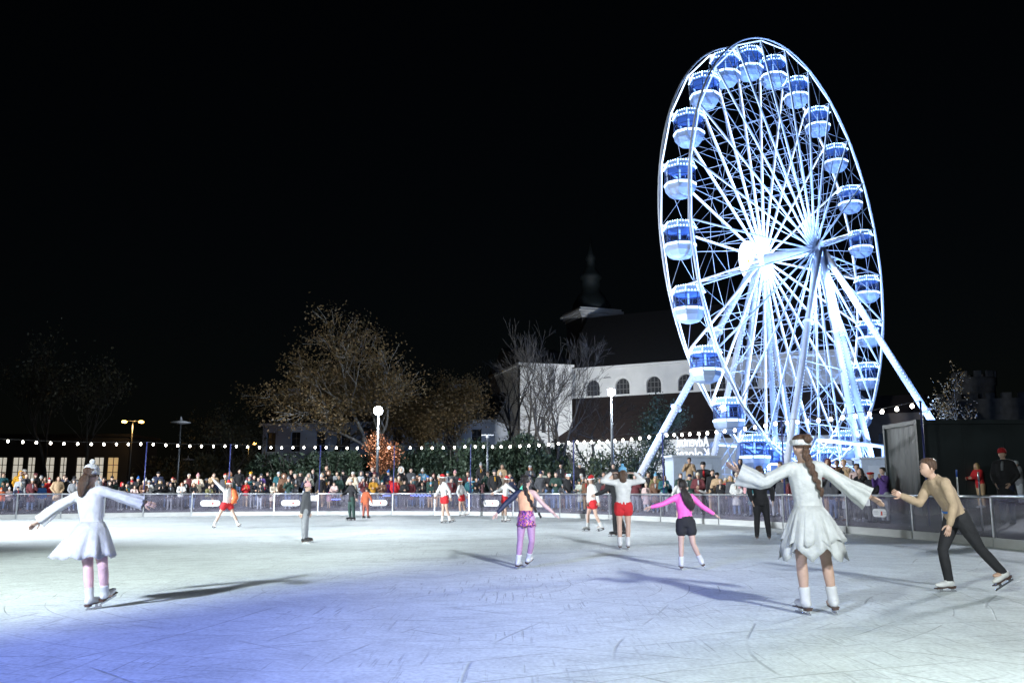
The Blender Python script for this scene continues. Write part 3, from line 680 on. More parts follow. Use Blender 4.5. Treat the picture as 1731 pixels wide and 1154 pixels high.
def prism(bm,pts,y0,y1): # pts in (y,z) extruded along x y0..y1
    a=[bm.verts.new((y0,p[0],p[1])) for p in pts]; b=[bm.verts.new((y1,p[0],p[1])) for p in pts]
    bm.faces.new(a[::-1]); bm.faces.new(b)
    for k in range(len(pts)): bm.faces.new((a[k],a[(k+1)%len(pts)],b[(k+1)%len(pts)],b[k]))
bm=bmesh.new(); prism(bm,[(-.5,zt+.285),(7.5,rz),(15.5,zt+.285)],-.8,Ln+.8); bmesh.ops.recalc_face_normals(bm,faces=bm.faces[:]); obj('roof',mesh('roof',bm,ROOFD),ch)
bm=bmesh.new(); box(bm,0.01,Ln,.42,15,0,zt); obj('nave_core',mesh('nave_core',bm,PLW),ch)
# aisle in front of the nave
ax=6.0; za=at(1150,742,101).z-CG; al=[(lxr(p)*.94,1.0,za*.36,za*.36+1.9) for p in (975,1040,1110,1178,1240)]
aw=empty('x'); bpy.data.objects.remove(aw)
wall_win(ch,'aisle_wall',Ln,0,za,al,PLW,GLD,.3,(1,2),True,False,True,-ax)
bm=bmesh.new(); prism(bm,[(-ax-.5,za-.05),(-ax-.5,za+.12),(-.01,zb+.02),(-.01,zb-.2)],-.4,Ln+.4); bmesh.ops.recalc_face_normals(bm,faces=bm.faces[:]); obj('aisle_roof',mesh('aisle_roof',bm,ROOFR),ch)
# west block
w0=at(879,700,107); w1=at(967,700,109); wz=at(915,617,107).z-CG
wb=empty('church_annex',(w0.x,w0.y,gz(w0)),math.atan2(w1.y-w0.y,w1.x-w0.x)); tag(wb,'tall plain white gabled end block beside the church, behind the bare tree','building'); WLn=(w1-w0).length
wall_win(wb,'wall',WLn,0,wz,[(WLn*.45,.55,wz*.47,wz*.60)],PLW,GLD,.4,(0,1))
bm=bmesh.new(); box(bm,.005,WLn-.005,.42,13,0,wz-.01); box(bm,.0,WLn,.002,.41,wz-.009,wz); obj('core',mesh('core',bm,PLW),wb)
bm=bmesh.new(); box(bm,-.25,WLn+.25,-.3,13.2,wz+.002,wz+.3); obj('cornice',mesh('cornice',bm,TRIM),wb)
bm=bmesh.new(); prism(bm,[(-.35,wz+.31),(6.5,wz+3.2),(13.3,wz+.31)],-.3,WLn+.3); bmesh.ops.recalc_face_normals(bm,faces=bm.faces[:]); obj('roof',mesh('roof',bm,ROOFD),wb)
bm=bmesh.new(); tube(bm,[(-.08,-.1,wz),(-.08,-.1,0)],.08,6); obj('downpipe',mesh('downpipe',bm,mat('pipe dark',(.06,.06,.06),.5)),wb)
# tower behind the nave
tc_=at(1000,545,126); tb=empty('church_tower',(tc_.x,tc_.y,gz(tc_)),.35); tag(tb,'church tower with pale cornice and dark green tiered spire above the nave','tower')
zc=tc_.z-gz(tc_); hw=2.75
bm=bmesh.new(); box(bm,-hw,hw,-hw,hw,0,zc+.1); obj('shaft',mesh('shaft',bm,mat('darkened tower stone',(.045,.045,.045),.9,var=.3)),tb)  # shaft colour darkened so the stone reads as unlit
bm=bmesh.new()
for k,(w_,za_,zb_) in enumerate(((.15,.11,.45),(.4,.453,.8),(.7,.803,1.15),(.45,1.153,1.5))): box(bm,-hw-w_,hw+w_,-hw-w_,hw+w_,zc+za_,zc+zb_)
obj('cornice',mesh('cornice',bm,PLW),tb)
zsp=at(1000,400,126).z-gz(tc_); s0=zc+1.5; hh=zsp-s0
bm=bmesh.new(); lathe(bm,[(hw*1.1,s0),(hw*1.05,s0+hh*.08),(hw*.75,s0+hh*.2),(hw*.5,s0+hh*.27),(hw*.48,s0+hh*.42),(hw*.62,s0+hh*.44),(hw*.5,s0+hh*.5),(hw*.25,s0+hh*.58),(hw*.22,s0+hh*.68),(hw*.3,s0+hh*.70),(hw*.15,s0+hh*.78),(.03,s0+hh)],8); obj('spire',mesh('spire',bm,mat('copper green dark',(.008,.014,.015),.7,.0,var=.3)),tb)
# facade floodlights on the church lawn
for px,dep,pw in ((930,88,13000),(1060,84,16000),(1180,80,1800)):
    p=at(px,800,dep); g=gz(p); e=empty('facade_floodlight',(p.x,p.y,g)); tag(e,'low lawn floodlight facing the church '+{930:'annex',1060:'nave',1180:'aisle end'}[px],'floodlight','facade floodlights')
    bm=bmesh.new(); tube(bm,[(0,0,0),(0,0,.5)],.04,6); obj('stand',mesh('stand',bm,LAMPM),e)
    bm=bmesh.new(); box(bm,-.3,.3,-.1,.1,.5,.9); hd=obj('lamp_head',mesh('lamp_head',bm,LAMPM),e)
    bm=bmesh.new(); box(bm,-.26,.26,.105,.12,.54,.86); obj('lamp_glass',mesh('lamp_glass',bm,FLD),hd)
    spot('facade_lamp',(p.x,p.y+.35,g+.9),(p.x*1.27+1,p.y+28,14.5),pw,(.95,.98,1.0),62,.8,.2)
# --- long white building behind the autumn tree
b0=at(443,760,104); b1=at(835,760,98); ba=math.atan2(b1.y-b0.y,b1.x-b0.x); BL=(b1-b0).length
wbld=empty('white_building',(b0.x,b0.y,gz(b0)),ba); tag(wbld,'long pale two storey building with tall windows behind the autumn tree','building'); bz=at(560,715,102).z-gz(b0)
n=9; ws=[(BL*(k+.35)/n,1.15) for k in range(n)]
wall_win(wbld,'ground_storey_wall',BL,0,bz*.5,[(x,w,bz*.13,bz*.40) for x,w in ws],PLB,GLD,.3,(1,2))
wall_win(wbld,'upper_storey_wall',BL,bz*.5,bz,[(x,w,bz*.60,bz*.88) for x,w in ws],PLB,GLD,.3,(1,2))
bm=bmesh.new(); box(bm,0.01,BL-.01,.42,9,0,bz-.01); obj('core',mesh('core',bm,PLB),wbld)
bm=bmesh.new(); box(bm,-.3,BL+.3,-.35,-.003,bz-.2,bz+.1); obj('eaves',mesh('eaves',bm,TRIM),wbld)
bm=bmesh.new(); prism(bm,[(-.5,bz+.11),(4.8,bz+3.6),(10,bz+.11)],-.4,BL+.4); bmesh.ops.recalc_face_normals(bm,faces=bm.faces[:]); rf=obj('roof',mesh('roof',bm,ROOFD),wbld)
for x in (BL*.045,BL*.36,BL*.78):
    bm=bmesh.new(); box(bm,x,x+1.0,3.6,4.5,bz+2.2,bz+4.4); box(bm,x-.1,x+1.1,3.5,4.6,bz+4.403,bz+4.6); obj('chimney',mesh('chimney',bm,PLB),rf)
# --- street front with lit windows far left
s0_=at(-60,790,96); s1_=at(214,790,96); sb=empty('lit_shop_front',(s0_.x,s0_.y,gz(s0_))); tag(sb,'dark low building with tall lit windows behind the left crowd','building'); SL=(s1_-s0_).length
def sx(px): return at(px,790,96).x-s0_.x
zl=at(100,810,96).z-sb.location.z; zh=at(100,773,96).z-sb.location.z; 
wall_win(sb,'wall',SL,0,zh+2.2,[(sx(p),w,zl,zh) for p,w in ((-48,1.05),(-22,1.05),(2,1.05),(29,1.1),(52,.8),(82,1.1),(106,.7),(136,1.0),(166,1.05),(190,1.15))],mat('dark render',(.03,.028,.026),.9,var=.2),[LITW,LITW,LITW,LITW,LITW,LITW,LITW,LITW,LITW,LITO],.25,(1,2))
bm=bmesh.new(); box(bm,-.3,SL+.3,-.3,8,zh+2.203,zh+2.5); obj('roof',mesh('roof',bm,ROOFD),sb)
bm=bmesh.new(); box(bm,.01,SL-.01,.3,7.9,0,zh+2.2); obj('core',mesh('core',bm,mat('dark render',(.03,.028,.026),.9)),sb)
# --- brown house behind the wheel
h0=at(1300,760,106); h1=at(1566,760,100); hb=empty('brown_house',(h0.x,h0.y,gz(h0)),math.atan2(h1.y-h0.y,h1.x-h0.x)); tag(hb,'dim brown rendered house behind the ferris wheel base','house'); HLn=(h1-h0).length; hz=at(1420,700,103).z-gz(h0)
wall_win(hb,'wall',HLn,0,hz,[(HLn*(k+.5)/6,1.2,hz*.45,hz*.75) for k in range(6)],BRN,GLD,.3,(1,1))
bm=bmesh.new(); box(bm,.01,HLn-.01,.32,8,0,hz); obj('core',mesh('core',bm,BRN),hb)
bm=bmesh.new(); prism(bm,[(-.4,hz+.003),(4,hz+2.4),(8.4,hz+.003)],-.4,HLn+.4); bmesh.ops.recalc_face_normals(bm,faces=bm.faces[:]); obj('roof',mesh('roof',bm,ROOFR),hb)
# --- round tower with battlements far right
p=at(1651,690,120); rt=empty('stone_tower',(p.x,p.y,gz(p))); tag(rt,'dim stone tower with battlements above the black container','tower'); zt_=at(1651,640,120).z-gz(p)
bm=bmesh.new(); lathe(bm,[(2.5,0),(2.5,zt_-1.2),(2.75,zt_-1.0),(2.75,zt_)],20); obj('shaft',mesh('shaft',bm,STONE),rt)
bm=bmesh.new(); box(bm,2.35,2.75,-.45,.45,zt_+.002,zt_+.8); bme=mesh('battlement',bm,STONE)
for k in range(10): obj('battlement',bme,rt,None,(0,0,2*PI*k/10))
p0=at(1560,760,118); p1=at(1900,760,112); e=empty('stone_wall',(p0.x,p0.y,gz(p0)),math.atan2(p1.y-p0.y,p1.x-p0.x)); tag(e,'long dim stone town wall beyond the black container','wall'); hz2=at(1700,672,115).z-gz(p0)
bm=bmesh.new(); box(bm,0,(p1-p0).length,0,1.2,0,hz2); obj('masonry',mesh('masonry',bm,STONE),e)
bm=bmesh.new(); box(bm,.1,1.2,.1,1.1,hz2+.003,hz2+.75); bme=mesh('battlement',bm,STONE)
for k in range(14): obj('battlement',bme,e,(k*2.0,0,0))
# ================================================================== trees
BARK=mat('bark grey',(.075,.066,.058),.9,var=.3,vscale=4,bump=.5,bscale=14); BARKP=mat('bark pale',(.30,.29,.27),.85,var=.3,vscale=4,bump=.4,bscale=12); BARKD=mat('bark dark',(.05,.045,.04),.9)
def leafmat(name,c1,c2,tr=.25):
    m=bpy.data.materials.new(name); m.use_nodes=True; n=m.node_tree; b=n.nodes['Principled BSDF']
    g=n.nodes.new('ShaderNodeNewGeometry'); cr=n.nodes.new('ShaderNodeMix'); cr.data_type='RGBA'; cr.inputs[6].default_value=(*c1,1); cr.inputs[7].default_value=(*c2,1)
    n.links.new(g.outputs['Random Per Island'],cr.inputs[0]); n.links.new(cr.outputs[2],b.inputs['Base Color']); b.inputs['Roughness'].default_value=.6
    MATS[name]=m; return m
LF_AUT=leafmat('leaves autumn',(.10,.075,.03),(.19,.12,.05)); LF_OR=leafmat('leaves orange',(.14,.045,.016),(.24,.085,.03)); LF_YEW=leafmat('yew needles',(.018,.035,.022),(.045,.07,.04)); LF_EV=leafmat('evergreen leaves',(.03,.05,.025),(.08,.10,.05)); LF_DK=leafmat('dim leaves',(.03,.04,.03),(.09,.08,.04))
def rv(rng,s=1.): return Vector((rng.gauss(0,1),rng.gauss(0,1),rng.gauss(0,1)))*s
def grow(rng,bm,p,d,L,r,lev,maxl,tips,spread=.6,up=.15,droop=0.,kids=(2,4),seg0=7,minr=.012):
    n=4; pts=[p.copy()]; rad=[r]; q=p.copy(); dd=d.normalized()
    for k in range(n):
        dd=(dd+rv(rng,.11)+Vector((0,0,up*.25-droop*lev*.08))).normalized(); q=q+dd*(L/n); pts.append(q.copy()); rad.append(max(r*(1-.42*(k+1)/n),minr))
    tube(bm,pts,rad,max(3,seg0-lev),cap=lev==0)
    if lev>=maxl: tips.append((q,dd)); tips.append((pts[2],dd)); return
    if lev>=maxl-1: tips.append((q,dd))
    nk=rng.randint(*kids)
    for k in range(nk):
        t=rng.uniform(.35,1.) if k else 1.; i=min(int(t*n),n-1); pp=pts[i].lerp(pts[i+1],t*n-i)
        u,v=frame(dd); a=rng.uniform(0,2*PI); sp=spread*rng.uniform(.6,1.3)*(1 if k else .45)
        nd=(dd*math.cos(sp)+(u*math.cos(a)+v*math.sin(a))*math.sin(sp)); nd=(nd+Vector((0,0,up))).normalized()
        rr_=rad[min(i+1,n)]*(.72 if k else .9)
        grow(rng,bm,pp,nd,L*rng.uniform(.62,.86),max(rr_,minr),lev+1,maxl,tips,spread,up,droop,kids,seg0,minr)
def leaves(rng,bm,tips,per,spread,size,flat=.0):
    for q,d in tips:
        for k in range(per):
            c=q+rv(rng,spread); u=rv(rng).normalized(); v=u.cross(rv(rng)); 
            if v.length<1e-4: continue
            v.normalize(); s=size*rng.uniform(.6,1.35); w=s*.62
            bm.faces.new([bm.verts.new(c-u*s),bm.verts.new(c+v*w),bm.verts.new(c+u*s),bm.verts.new(c-v*w)])
def tree(name,base,h,seed,label,bark,leaf=None,cat='tree',trunk=.22,maxl=5,spread=.6,up=.15,per=6,lsp=.3,lsz=.12,L0=.30,kids=(2,4),r0=None,group=None,lean=(0,0),stems=1,sx=1.):
    rng=random.Random(seed); e=empty(name,(base.x,base.y,gz(base))); tag(e,label,cat,group)
    bm=bmesh.new(); tips=[]
    for s in range(stems):
        a=rng.uniform(0,6.28); dd=Vector((lean[0]+(.25*math.cos(a) if stems>1 else 0),lean[1]+(.25*math.sin(a) if stems>1 else 0),1)); grow(rng,bm,Vector((.15*math.cos(a)*(stems>1),.15*math.sin(a)*(stems>1),-.05)),dd,h*L0,r0 or h*.018,0,maxl,tips,spread,up,0,kids)
    z=max(v.co.z for v in bm.verts); s=h/z
    for v in bm.verts: v.co=Vector((v.co.x*s*sx,v.co.y*s*sx,v.co.z*s))
    tips=[(Vector((q.x*s*sx,q.y*s*sx,q.z*s)),d) for q,d in tips]
    obj('trunk',mesh('trunk',bm,bark),e)
    if leaf:
        bm=bmesh.new(); leaves(rng,bm,tips,per,lsp,lsz); o=obj('crown',mesh('crown',bm,leaf),e)
    return e
def hgt(px,py,dep): p=at(px,py,dep); return p.z-gz(p)
def base(px,dep): return at(px,800,dep)
tree('autumn_tree',base(652,76),hgt(650,537,76),11,'large spreading tree with thin brown autumn leaves behind the floodlight mast',BARKP,LF_AUT,per=17,lsp=.48,lsz=.10,maxl=5,spread=.62,up=.06,kids=(3,4),L0=.26,sx=1.2)
tree('autumn_tree',base(545,84),hgt(545,625,84),23,'smaller brown leaved tree in front of the long pale building',BARK,LF_AUT,per=42,lsp=.55,lsz=.10,maxl=4,spread=.7,up=.05,kids=(3,4),L0=.3,sx=1.25)
tree('autumn_tree',base(762,80),hgt(765,630,80),31,'brown leaved tree between the floodlight mast and the bare tree',BARK,LF_AUT,per=42,lsp=.55,lsz=.10,maxl=4,spread=.7,up=.05,kids=(3,4),L0=.3,sx=1.15)
tree('bare_tree',base(946,70),hgt(946,522,70),5,'tall leafless tree with fine twigs in front of the white church block',BARK,None,maxl=6,spread=.5,up=.07,kids=(2,4),L0=.27,stems=3,sx=.8,r0=.24)
tree('bare_tree',base(905,74),hgt(905,560,74),44,'slim leafless tree leaning beside the tall bare tree',BARK,None,maxl=5,spread=.5,up=.1,kids=(2,3),L0=.30,sx=.9)
tree('bare_tree',base(858,92),hgt(862,560,92),8,'dim leafless tree rising behind the dark hedge',BARKD,None,maxl=5,spread=.55,up=.1,kids=(2,4))
tree('bare_tree',base(1000,82),hgt(1000,660,82),9,'low leafless tree before the church aisle roof',BARK,None,maxl=5,spread=.75,up=.05,kids=(2,4),sx=1.5)
tree('bare_tree',base(1290,88),hgt(1290,590,88),19,'leafless tree glimpsed through the ferris wheel legs',BARKD,None,maxl=5,spread=.5,up=.1,kids=(2,4))
tree('orange_shrub',base(645,63),hgt(645,738,63),3,'small tree with bright orange brown leaves at the foot of the floodlight mast',BARK,LF_OR,per=14,lsp=.24,lsz=.085,maxl=4,spread=.5,up=.2,kids=(3,4),L0=.3,sx=1.05)
tree('dark_tree',base(80,82),hgt(85,552,82),12,'tall dim tree rising behind the lit windows',BARKD,LF_DK,per=2,lsp=.5,lsz=.13,maxl=5,spread=.5,up=.12,kids=(2,4),group='dim trees')
tree('dark_tree',base(150,78),hgt(150,600,78),13,'dim tree beside the amber street lamp and lit windows',BARKD,LF_DK,per=2,lsp=.5,lsz=.13,maxl=5,spread=.5,up=.12,kids=(2,4),group='dim trees')
tree('dark_tree',base(400,86),hgt(400,690,86),14,'dim green tree beside the double amber lamp',BARKD,LF_DK,per=6,lsp=.4,lsz=.12,maxl=4,spread=.6,up=.08,kids=(3,4),group='dim trees')
tree('dark_tree',base(345,96),hgt(345,690,96),15,'dim distant tree behind the tall disc lamp',BARKD,LF_DK,per=4,lsp=.5,lsz=.13,maxl=4,spread=.65,up=.08,kids=(3,4),group='dim trees')
tree('dark_tree',base(1632,58),hgt(1630,618,58),16,'small dim tree rising above the black container',BARKD,LF_AUT,per=5,lsp=.25,lsz=.08,maxl=4,spread=.4,up=.2,kids=(2,4))
tree('pine_tree',base(1092,80),hgt(1098,672,80),17,'dark green pine in front of the church aisle roof',BARK,LF_YEW,per=40,lsp=.38,lsz=.10,maxl=3,spread=.6,up=.12,kids=(3,4),L0=.36)
def shrub(name,px,dep,w,ytop,seed,label,leaf,n=2600,lsz=.12,cat='shrub',group=None,upright=.5):
    rng=random.Random(seed); b=base(px,dep); h=hgt(px,ytop,dep); e=empty(name,(b.x,b.y,gz(b))); tag(e,label,cat,group)
    bm=bmesh.new()
    for k in range(9):
        a=rng.uniform(0,6.28); tube(bm,[(0,0,-.05),(w*.15*math.cos(a),w*.15*math.sin(a),h*.4),(w*.35*math.cos(a),w*.3*math.sin(a),h*.85)],[.07,.05,.02],5)
    obj('trunk',mesh('trunk',bm,BARKD),e)
    bm=bmesh.new(); lobes=[(Vector((rng.uniform(-w/2,w/2),rng.uniform(-w/3,w/3),rng.uniform(.1,.72)*h)),rng.uniform(.16,.30)*min(w,h)) for k in range(int(10+w*3))]
    for k in range(n):
        c,r_=rng.choice(lobes); d=rv(rng).normalized(); q=c+Vector((d.x,d.y,d.z*1.2))*r_*rng.uniform(.7,1.08)
        if q.z<.02 or q.z>h: q.z=rng.uniform(.1,h)
        u=(rv(rng)*.6+Vector((0,0,upright))+d*.8).normalized(); v=u.cross(rv(rng)).normalized(); s=lsz*rng.uniform(.6,1.6)
        bm.faces.new([bm.verts.new(q-u*s),bm.verts.new(q+v*s*.4),bm.verts.new(q+u*s),bm.verts.new(q-v*s*.4)])
    obj('crown',mesh('crown',bm,leaf),e)
for px,dep,w,yt,seed,lab in ((478,66,4.2,765,1,'dark yew bush between the double amber lamp and the pale building'),(560,67,4.6,762,2,'dark yew bush beside the orange tree'),(598,70,3.6,768,3,'dark yew bush partly behind the orange tree'),(705,68,4.2,752,4,'dark yew bush right of the floodlight mast'),(765,68,4.4,748,5,'dark yew bush behind the santa hats'),(828,69,4.2,738,6,'dark yew bush behind the tee lamp'),(888,69,4.4,726,7,'tall dark yew bush beside the bare tree trunk'),(935,72,3.0,748,8,'dark yew bush behind the bare tree trunk')):
    shrub('yew_bush',px,dep,w,yt,seed,lab,LF_YEW,6500,.16,group='yew bushes behind the crowd')
for px,dep,w,yt,seed,lab in ((985,66,3.4,752,11,'loose evergreen shrub below the white floodlight mast'),(1025,68,3.6,748,12,'loose evergreen shrub between the mast and the outrigger leg'),(1068,70,3.4,738,13,'loose evergreen shrub beneath the pine'),(1128,72,3.0,762,14,'low thin shrub behind the outrigger leg')):
    shrub('evergreen_shrub',px,dep,w,yt,seed,lab,LF_EV,1500,.12,group='loose shrubs in front of the church wall',upright=.1)
for px,dep,w,yt,seed,lab in ((270,100,9,770,21,'dim distant shrubbery left of the tall disc lamp'),(350,92,7,765,22,'dim distant shrubbery right of the tall disc lamp'),(420,88,5,768,23,'dim shrub below the double amber lamp')):
    shrub('dim_shrub',px,dep,w,yt,seed,lab,LF_DK,2500,.18,group='dim shrubs')
# ================================================================== people
SKIN=mat('skin',(.55,.36,.27),.5,objcol=True,var=.06,vscale=20); EYEW=mat('eye white',(.75,.75,.75),.2); EYED=mat('eye dark',(.03,.02,.02),.2); LIP=mat('lips',(.40,.13,.11),.5); BROW=mat('brows',(.06,.035,.02),.8)
CLOTH=mat('cloth',(.5,.5,.5),.85,objcol=True,var=.16,vscale=9,bump=.7,bscale=16); KNIT=mat('knit',(.5,.5,.5),.95,objcol=True,var=.2,vscale=30,bump=.8,bscale=70)
HAIRM=mat('hair',(.1,.06,.03),.42,objcol=True,var=.55,vscale=1.0,bump=1.0,bscale=1.0)
for nd in [q for q in HAIRM.node_tree.nodes if q.type=='TEX_NOISE']:      # strands: noise stretched along the hair
    mp_=HAIRM.node_tree.nodes.new('ShaderNodeMapping'); mp_.inputs['Scale'].default_value=(150,150,14); lk=nd.inputs['Vector'].links[0].from_socket; HAIRM.node_tree.links.new(lk,mp_.inputs[0]); HAIRM.node_tree.links.new(mp_.outputs[0],nd.inputs['Vector'])
BOOTM=mat('boot leather',(.7,.7,.72),.4,objcol=True,var=.08); BLADE=mat('blade steel',(.55,.56,.58),.25,.9); SATIN=mat('dress fabric',(.75,.76,.75),.6,objcol=True,var=.08,vscale=14,bump=.8,bscale=13)
BODYM=[SKIN,EYEW,EYED,LIP,BROW]
def head_bm(bm,c,fwd,s):
    """head of height .235*s centred at c, looking along fwd"""
    f=Vector(fwd).normalized(); up=Vector((0,0,1)); x=f.cross(up).normalized(); z=x.cross(f).normalized(); c=Vector(c)
    hh=.117*s; nu,nv=20,14; rows=[]
    for j in range(1,nv):
        th=PI*j/nv; zz=math.cos(th); rw=math.sin(th); row=[]
        for i in range(nu):
            ph=2*PI*i/nu; cx_,cf=math.sin(ph),math.cos(ph)
            wx=.076*s*rw; wf=.094*s*rw; 
            t=max(0,-zz)                           # narrows to the chin
            wx*=1-.32*t**1.5; wf*=1-.18*t**2
            px=cx_*wx; pf=cf*wf+(.012*s*t if cf>0 else -.0)
            if cf<0 and zz<-.1: pf*=1-.35*t
            if cf>.85 and -.45<zz<.1: pf+=.022*s*max(0,1-abs(zz+.28)/.32)*(1 if cf>.98 else .15)   # nose
            if .75<cf<.97 and 0<zz<.22: pf-=.008*s       # eye sockets
            if cf>.93 and -.72<zz<-.5: pf+=.004*s        # lips
            if abs(cx_)>.96 and -.25<zz<.2: px*=1.13     # ears
            row.append(bm.verts.new(c+x*px+f*pf+z*(zz*hh)))
        rows.append(row)
    top=bm.verts.new(c+z*hh); bot=bm.verts.new(c-z*hh+f*.02*s)
    for a,b in zip(rows,rows[1:]):
        for i in range(nu): q=bm.faces.new((a[i],a[(i+1)%nu],b[(i+1)%nu],b[i])); q.smooth=True
    for i in range(nu):
        bm.faces.new((top,rows[0][(i+1)%nu],rows[0][i])).smooth=True; bm.faces.new((bot,rows[-1][i],rows[-1][(i+1)%nu])).smooth=True
    R3=Matrix((x,f,z)).transposed()
    for sx in (-1,1):
        e=c+x*sx*.031*s+f*.079*s+z*.012*s
        ball(bm,e,(.013*s,.009*s,.008*s),8,5,1,R3); ball(bm,e+f*.005*s,(.0065*s,.006*s,.0075*s),6,4,2,R3)
        tube(bm,[e+x*sx*.016*s+z*.018*s-f*.002*s,e+z*.024*s+f*.009*s,e-x*sx*.014*s+z*.020*s+f*.010*s],.0038*s,4,mi=4)
        ball(bm,c+x*sx*.078*s-f*.004*s-z*.008*s,(.01*s,.018*s,.028*s),6,5,0,R3)
    tube(bm,[c-x*.022*s+f*.081*s-z*.066*s,c+f*.092*s-z*.064*s,c+x*.022*s+f*.081*s-z*.066*s],[.003*s,.0065*s,.003*s],5,mi=3)
def hand_bm(bm,w,d,palm,s,curl=.35):
    """hand from wrist w along d; palm = direction the palm faces; five fingers"""
    d=Vector(d).normalized(); pn=Vector(palm); pn=(pn-d*pn.dot(d)); pn=pn.normalized() if pn.length>1e-3 else frame(d)[0]; sd=d.cross(pn)
    w=Vector(w)
    rings_loft(bm,[ring(w+d*t*s,sd,pn,a*s,b*s,8) for t,a,b in ((-.01,.026,.019),(.025,.034,.016),(.06,.041,.014),(.09,.039,.012))])
    for k,(off,ln) in enumerate(((-.030,.066),(-.010,.077),(.010,.072),(.029,.056))):
        p=w+d*.085*s+sd*off*s; q=[p]; dd=(d+sd*off*2.2).normalized()
        for j in range(3):
            c=curl*(.35+.45*j); dj=(dd*math.cos(c)+pn*math.sin(c)).normalized(); p=p+dj*ln*s*(.42,.32,.26)[j]; q.append(p)
        tube(bm,q,[.0095*s,.009*s,.008*s,.006*s],6)
    p=w+d*.03*s-sd*.03*s; t=(d*.62-sd*.7+pn*.3).normalized(); tube(bm,[p,p+t*.035*s,p+(t+d*.35).normalized()*.068*s,p+(t+d*.6).normalized()*.09*s],[.013*s,.0115*s,.010*s,.007*s],6)
class Pose: pass
def pose(H=1.68,yaw=0.,lean=(0,0,1),armL=((-.2,0,-1),(-.1,-.15,-1)),armR=((.2,0,-1),(.1,-.15,-1)),legL=((-.04,0,-1),(-.02,0,-1)),legR=((.04,0,-1),(.02,0,-1)),look=None,lift=0.,male=False,bend=None,shoe=.04):
    """joints in picture axes: x right, -y towards the camera.  yaw 0 = facing the camera, 180 = facing away"""
    P=Pose(); P.H=H; y=R(yaw); P.F=Vector((math.sin(y),-math.cos(y),0)); A=Vector((math.cos(y),math.sin(y),0)); A=A if A.x>=0 else -A; P.A=A
    V=lambda v: Vector(v).normalized()
    P.hipL=-A*.052*H; P.hipR=A*.052*H
    def leg(h,l): k=h+V(l[0])*.245*H; a=k+V(l[1])*.235*H; return k,a
    P.kneeL,P.ankL=leg(P.hipL,legL); P.kneeR,P.ankR=leg(P.hipR,legR)
    low=min(P.ankL.z,P.ankR.z); dz=.045*H-low+lift; up=Vector((0,0,dz))
    for n in ('hipL','hipR','kneeL','ankL','kneeR','ankR'): setattr(P,n,getattr(P,n)+up)
    P.pel=Vector((0,0,dz)); s=V(lean); s2=V(bend) if bend else s
    P.waist=P.pel+s*.10*H; P.chest=P.waist+((s+s2)/2).normalized()*.12*H; P.neck=P.chest+s2*.105*H; P.spine=s2
    sw=.108 if male else .098
    Ap=(A-s2*A.dot(s2)).normalized(); P.Ap=Ap
    P.shL=P.neck-Ap*sw*H-s2*.028*H; P.shR=P.neck+Ap*sw*H-s2*.028*H
    for S,arm in (('L',armL),('R',armR)):
        sh=getattr(P,'sh'+S); e=sh+V(arm[0])*.172*H; w=e+V(arm[1])*.15*H; setattr(P,'el'+S,e); setattr(P,'wr'+S,w); setattr(P,'hd'+S,V(arm[2]) if len(arm)>2 else (w-e).normalized())
    P.look=Vector(look).normalized() if look else P.F
    P.head=P.neck+(s2*.6+Vector((0,0,.4))).normalized()*.098*H+P.F*.012*H
    return P
def torso(bm,P,g=1.,low=-.03,hem=None,top=1.,gx=0.):
    H=P.H; A=P.A; D=P.F
    rows=[]
    def rg(c,s,rx,ry): 
        B=s.cross(A).normalized(); A2=B.cross(s).normalized(); rows.append(ring(c,A2,B,(rx*g+gx)*H,(ry*g+gx)*H,14))
    up=Vector((0,0,1)); s=P.spine
    if hem: 
        for (dz,rx,ry) in hem: rg(P.pel+up*dz*H,up,rx/g,ry/g)
    rg(P.pel+up*low*H,up,.088,.062); rg(P.pel+up*.02*H,up,.094,.066); rg(P.waist,(up+s).normalized(),.078,.055); rg(P.chest-s*.02*H,s,.090,.064); rg(P.chest+s*.045*H,s,.094,.062); rg(P.neck-s*.022*H,s,.082*top,.048*top); rg(P.neck+s*.004*H,s,.044*top,.036*top)
    rings_loft(bm,rows)
def limb(bm,pts,r,k=1.):
    tube(bm,pts,[x*k for x in r],10)
    for p,x in zip(pts,r): ball(bm,p,x*k*.99,10,6)
def arm(bm,P,S,g=1.,add=0.,to=1.,cuff=None):
    H=P.H; sh,el,wr=(getattr(P,n+S) for n in ('sh','el','wr'))
    r=[.034,.030,.026,.025,.0185]; wr2=el.lerp(wr,to)
    pts=[sh,sh.lerp(el,.5),el,el.lerp(wr2,.35),wr2]; rad=[(x*g+add)*H for x in r]
    if cuff: rad[-1]=cuff*H
    limb(bm,[sh.lerp(P.neck,.35)]+pts,[rad[0]*.95]+rad)
def leg(bm,P,S,g=1.,add=0.,to=1.,bot=None):
    H=P.H; h,k,a=(getattr(P,n+S) for n in ('hip','knee','ank')); 
    a2=k.lerp(a,to) ; pts=[h+Vector((0,0,.01*H)),h.lerp(k,.45),k,k.lerp(a2,.32),a2]; r=[.056,.047,.033,.034,.021]
    rad=[(x*g+add)*H for x in r]
    if bot: rad[-1]=bot*H
    limb(bm,pts,rad)
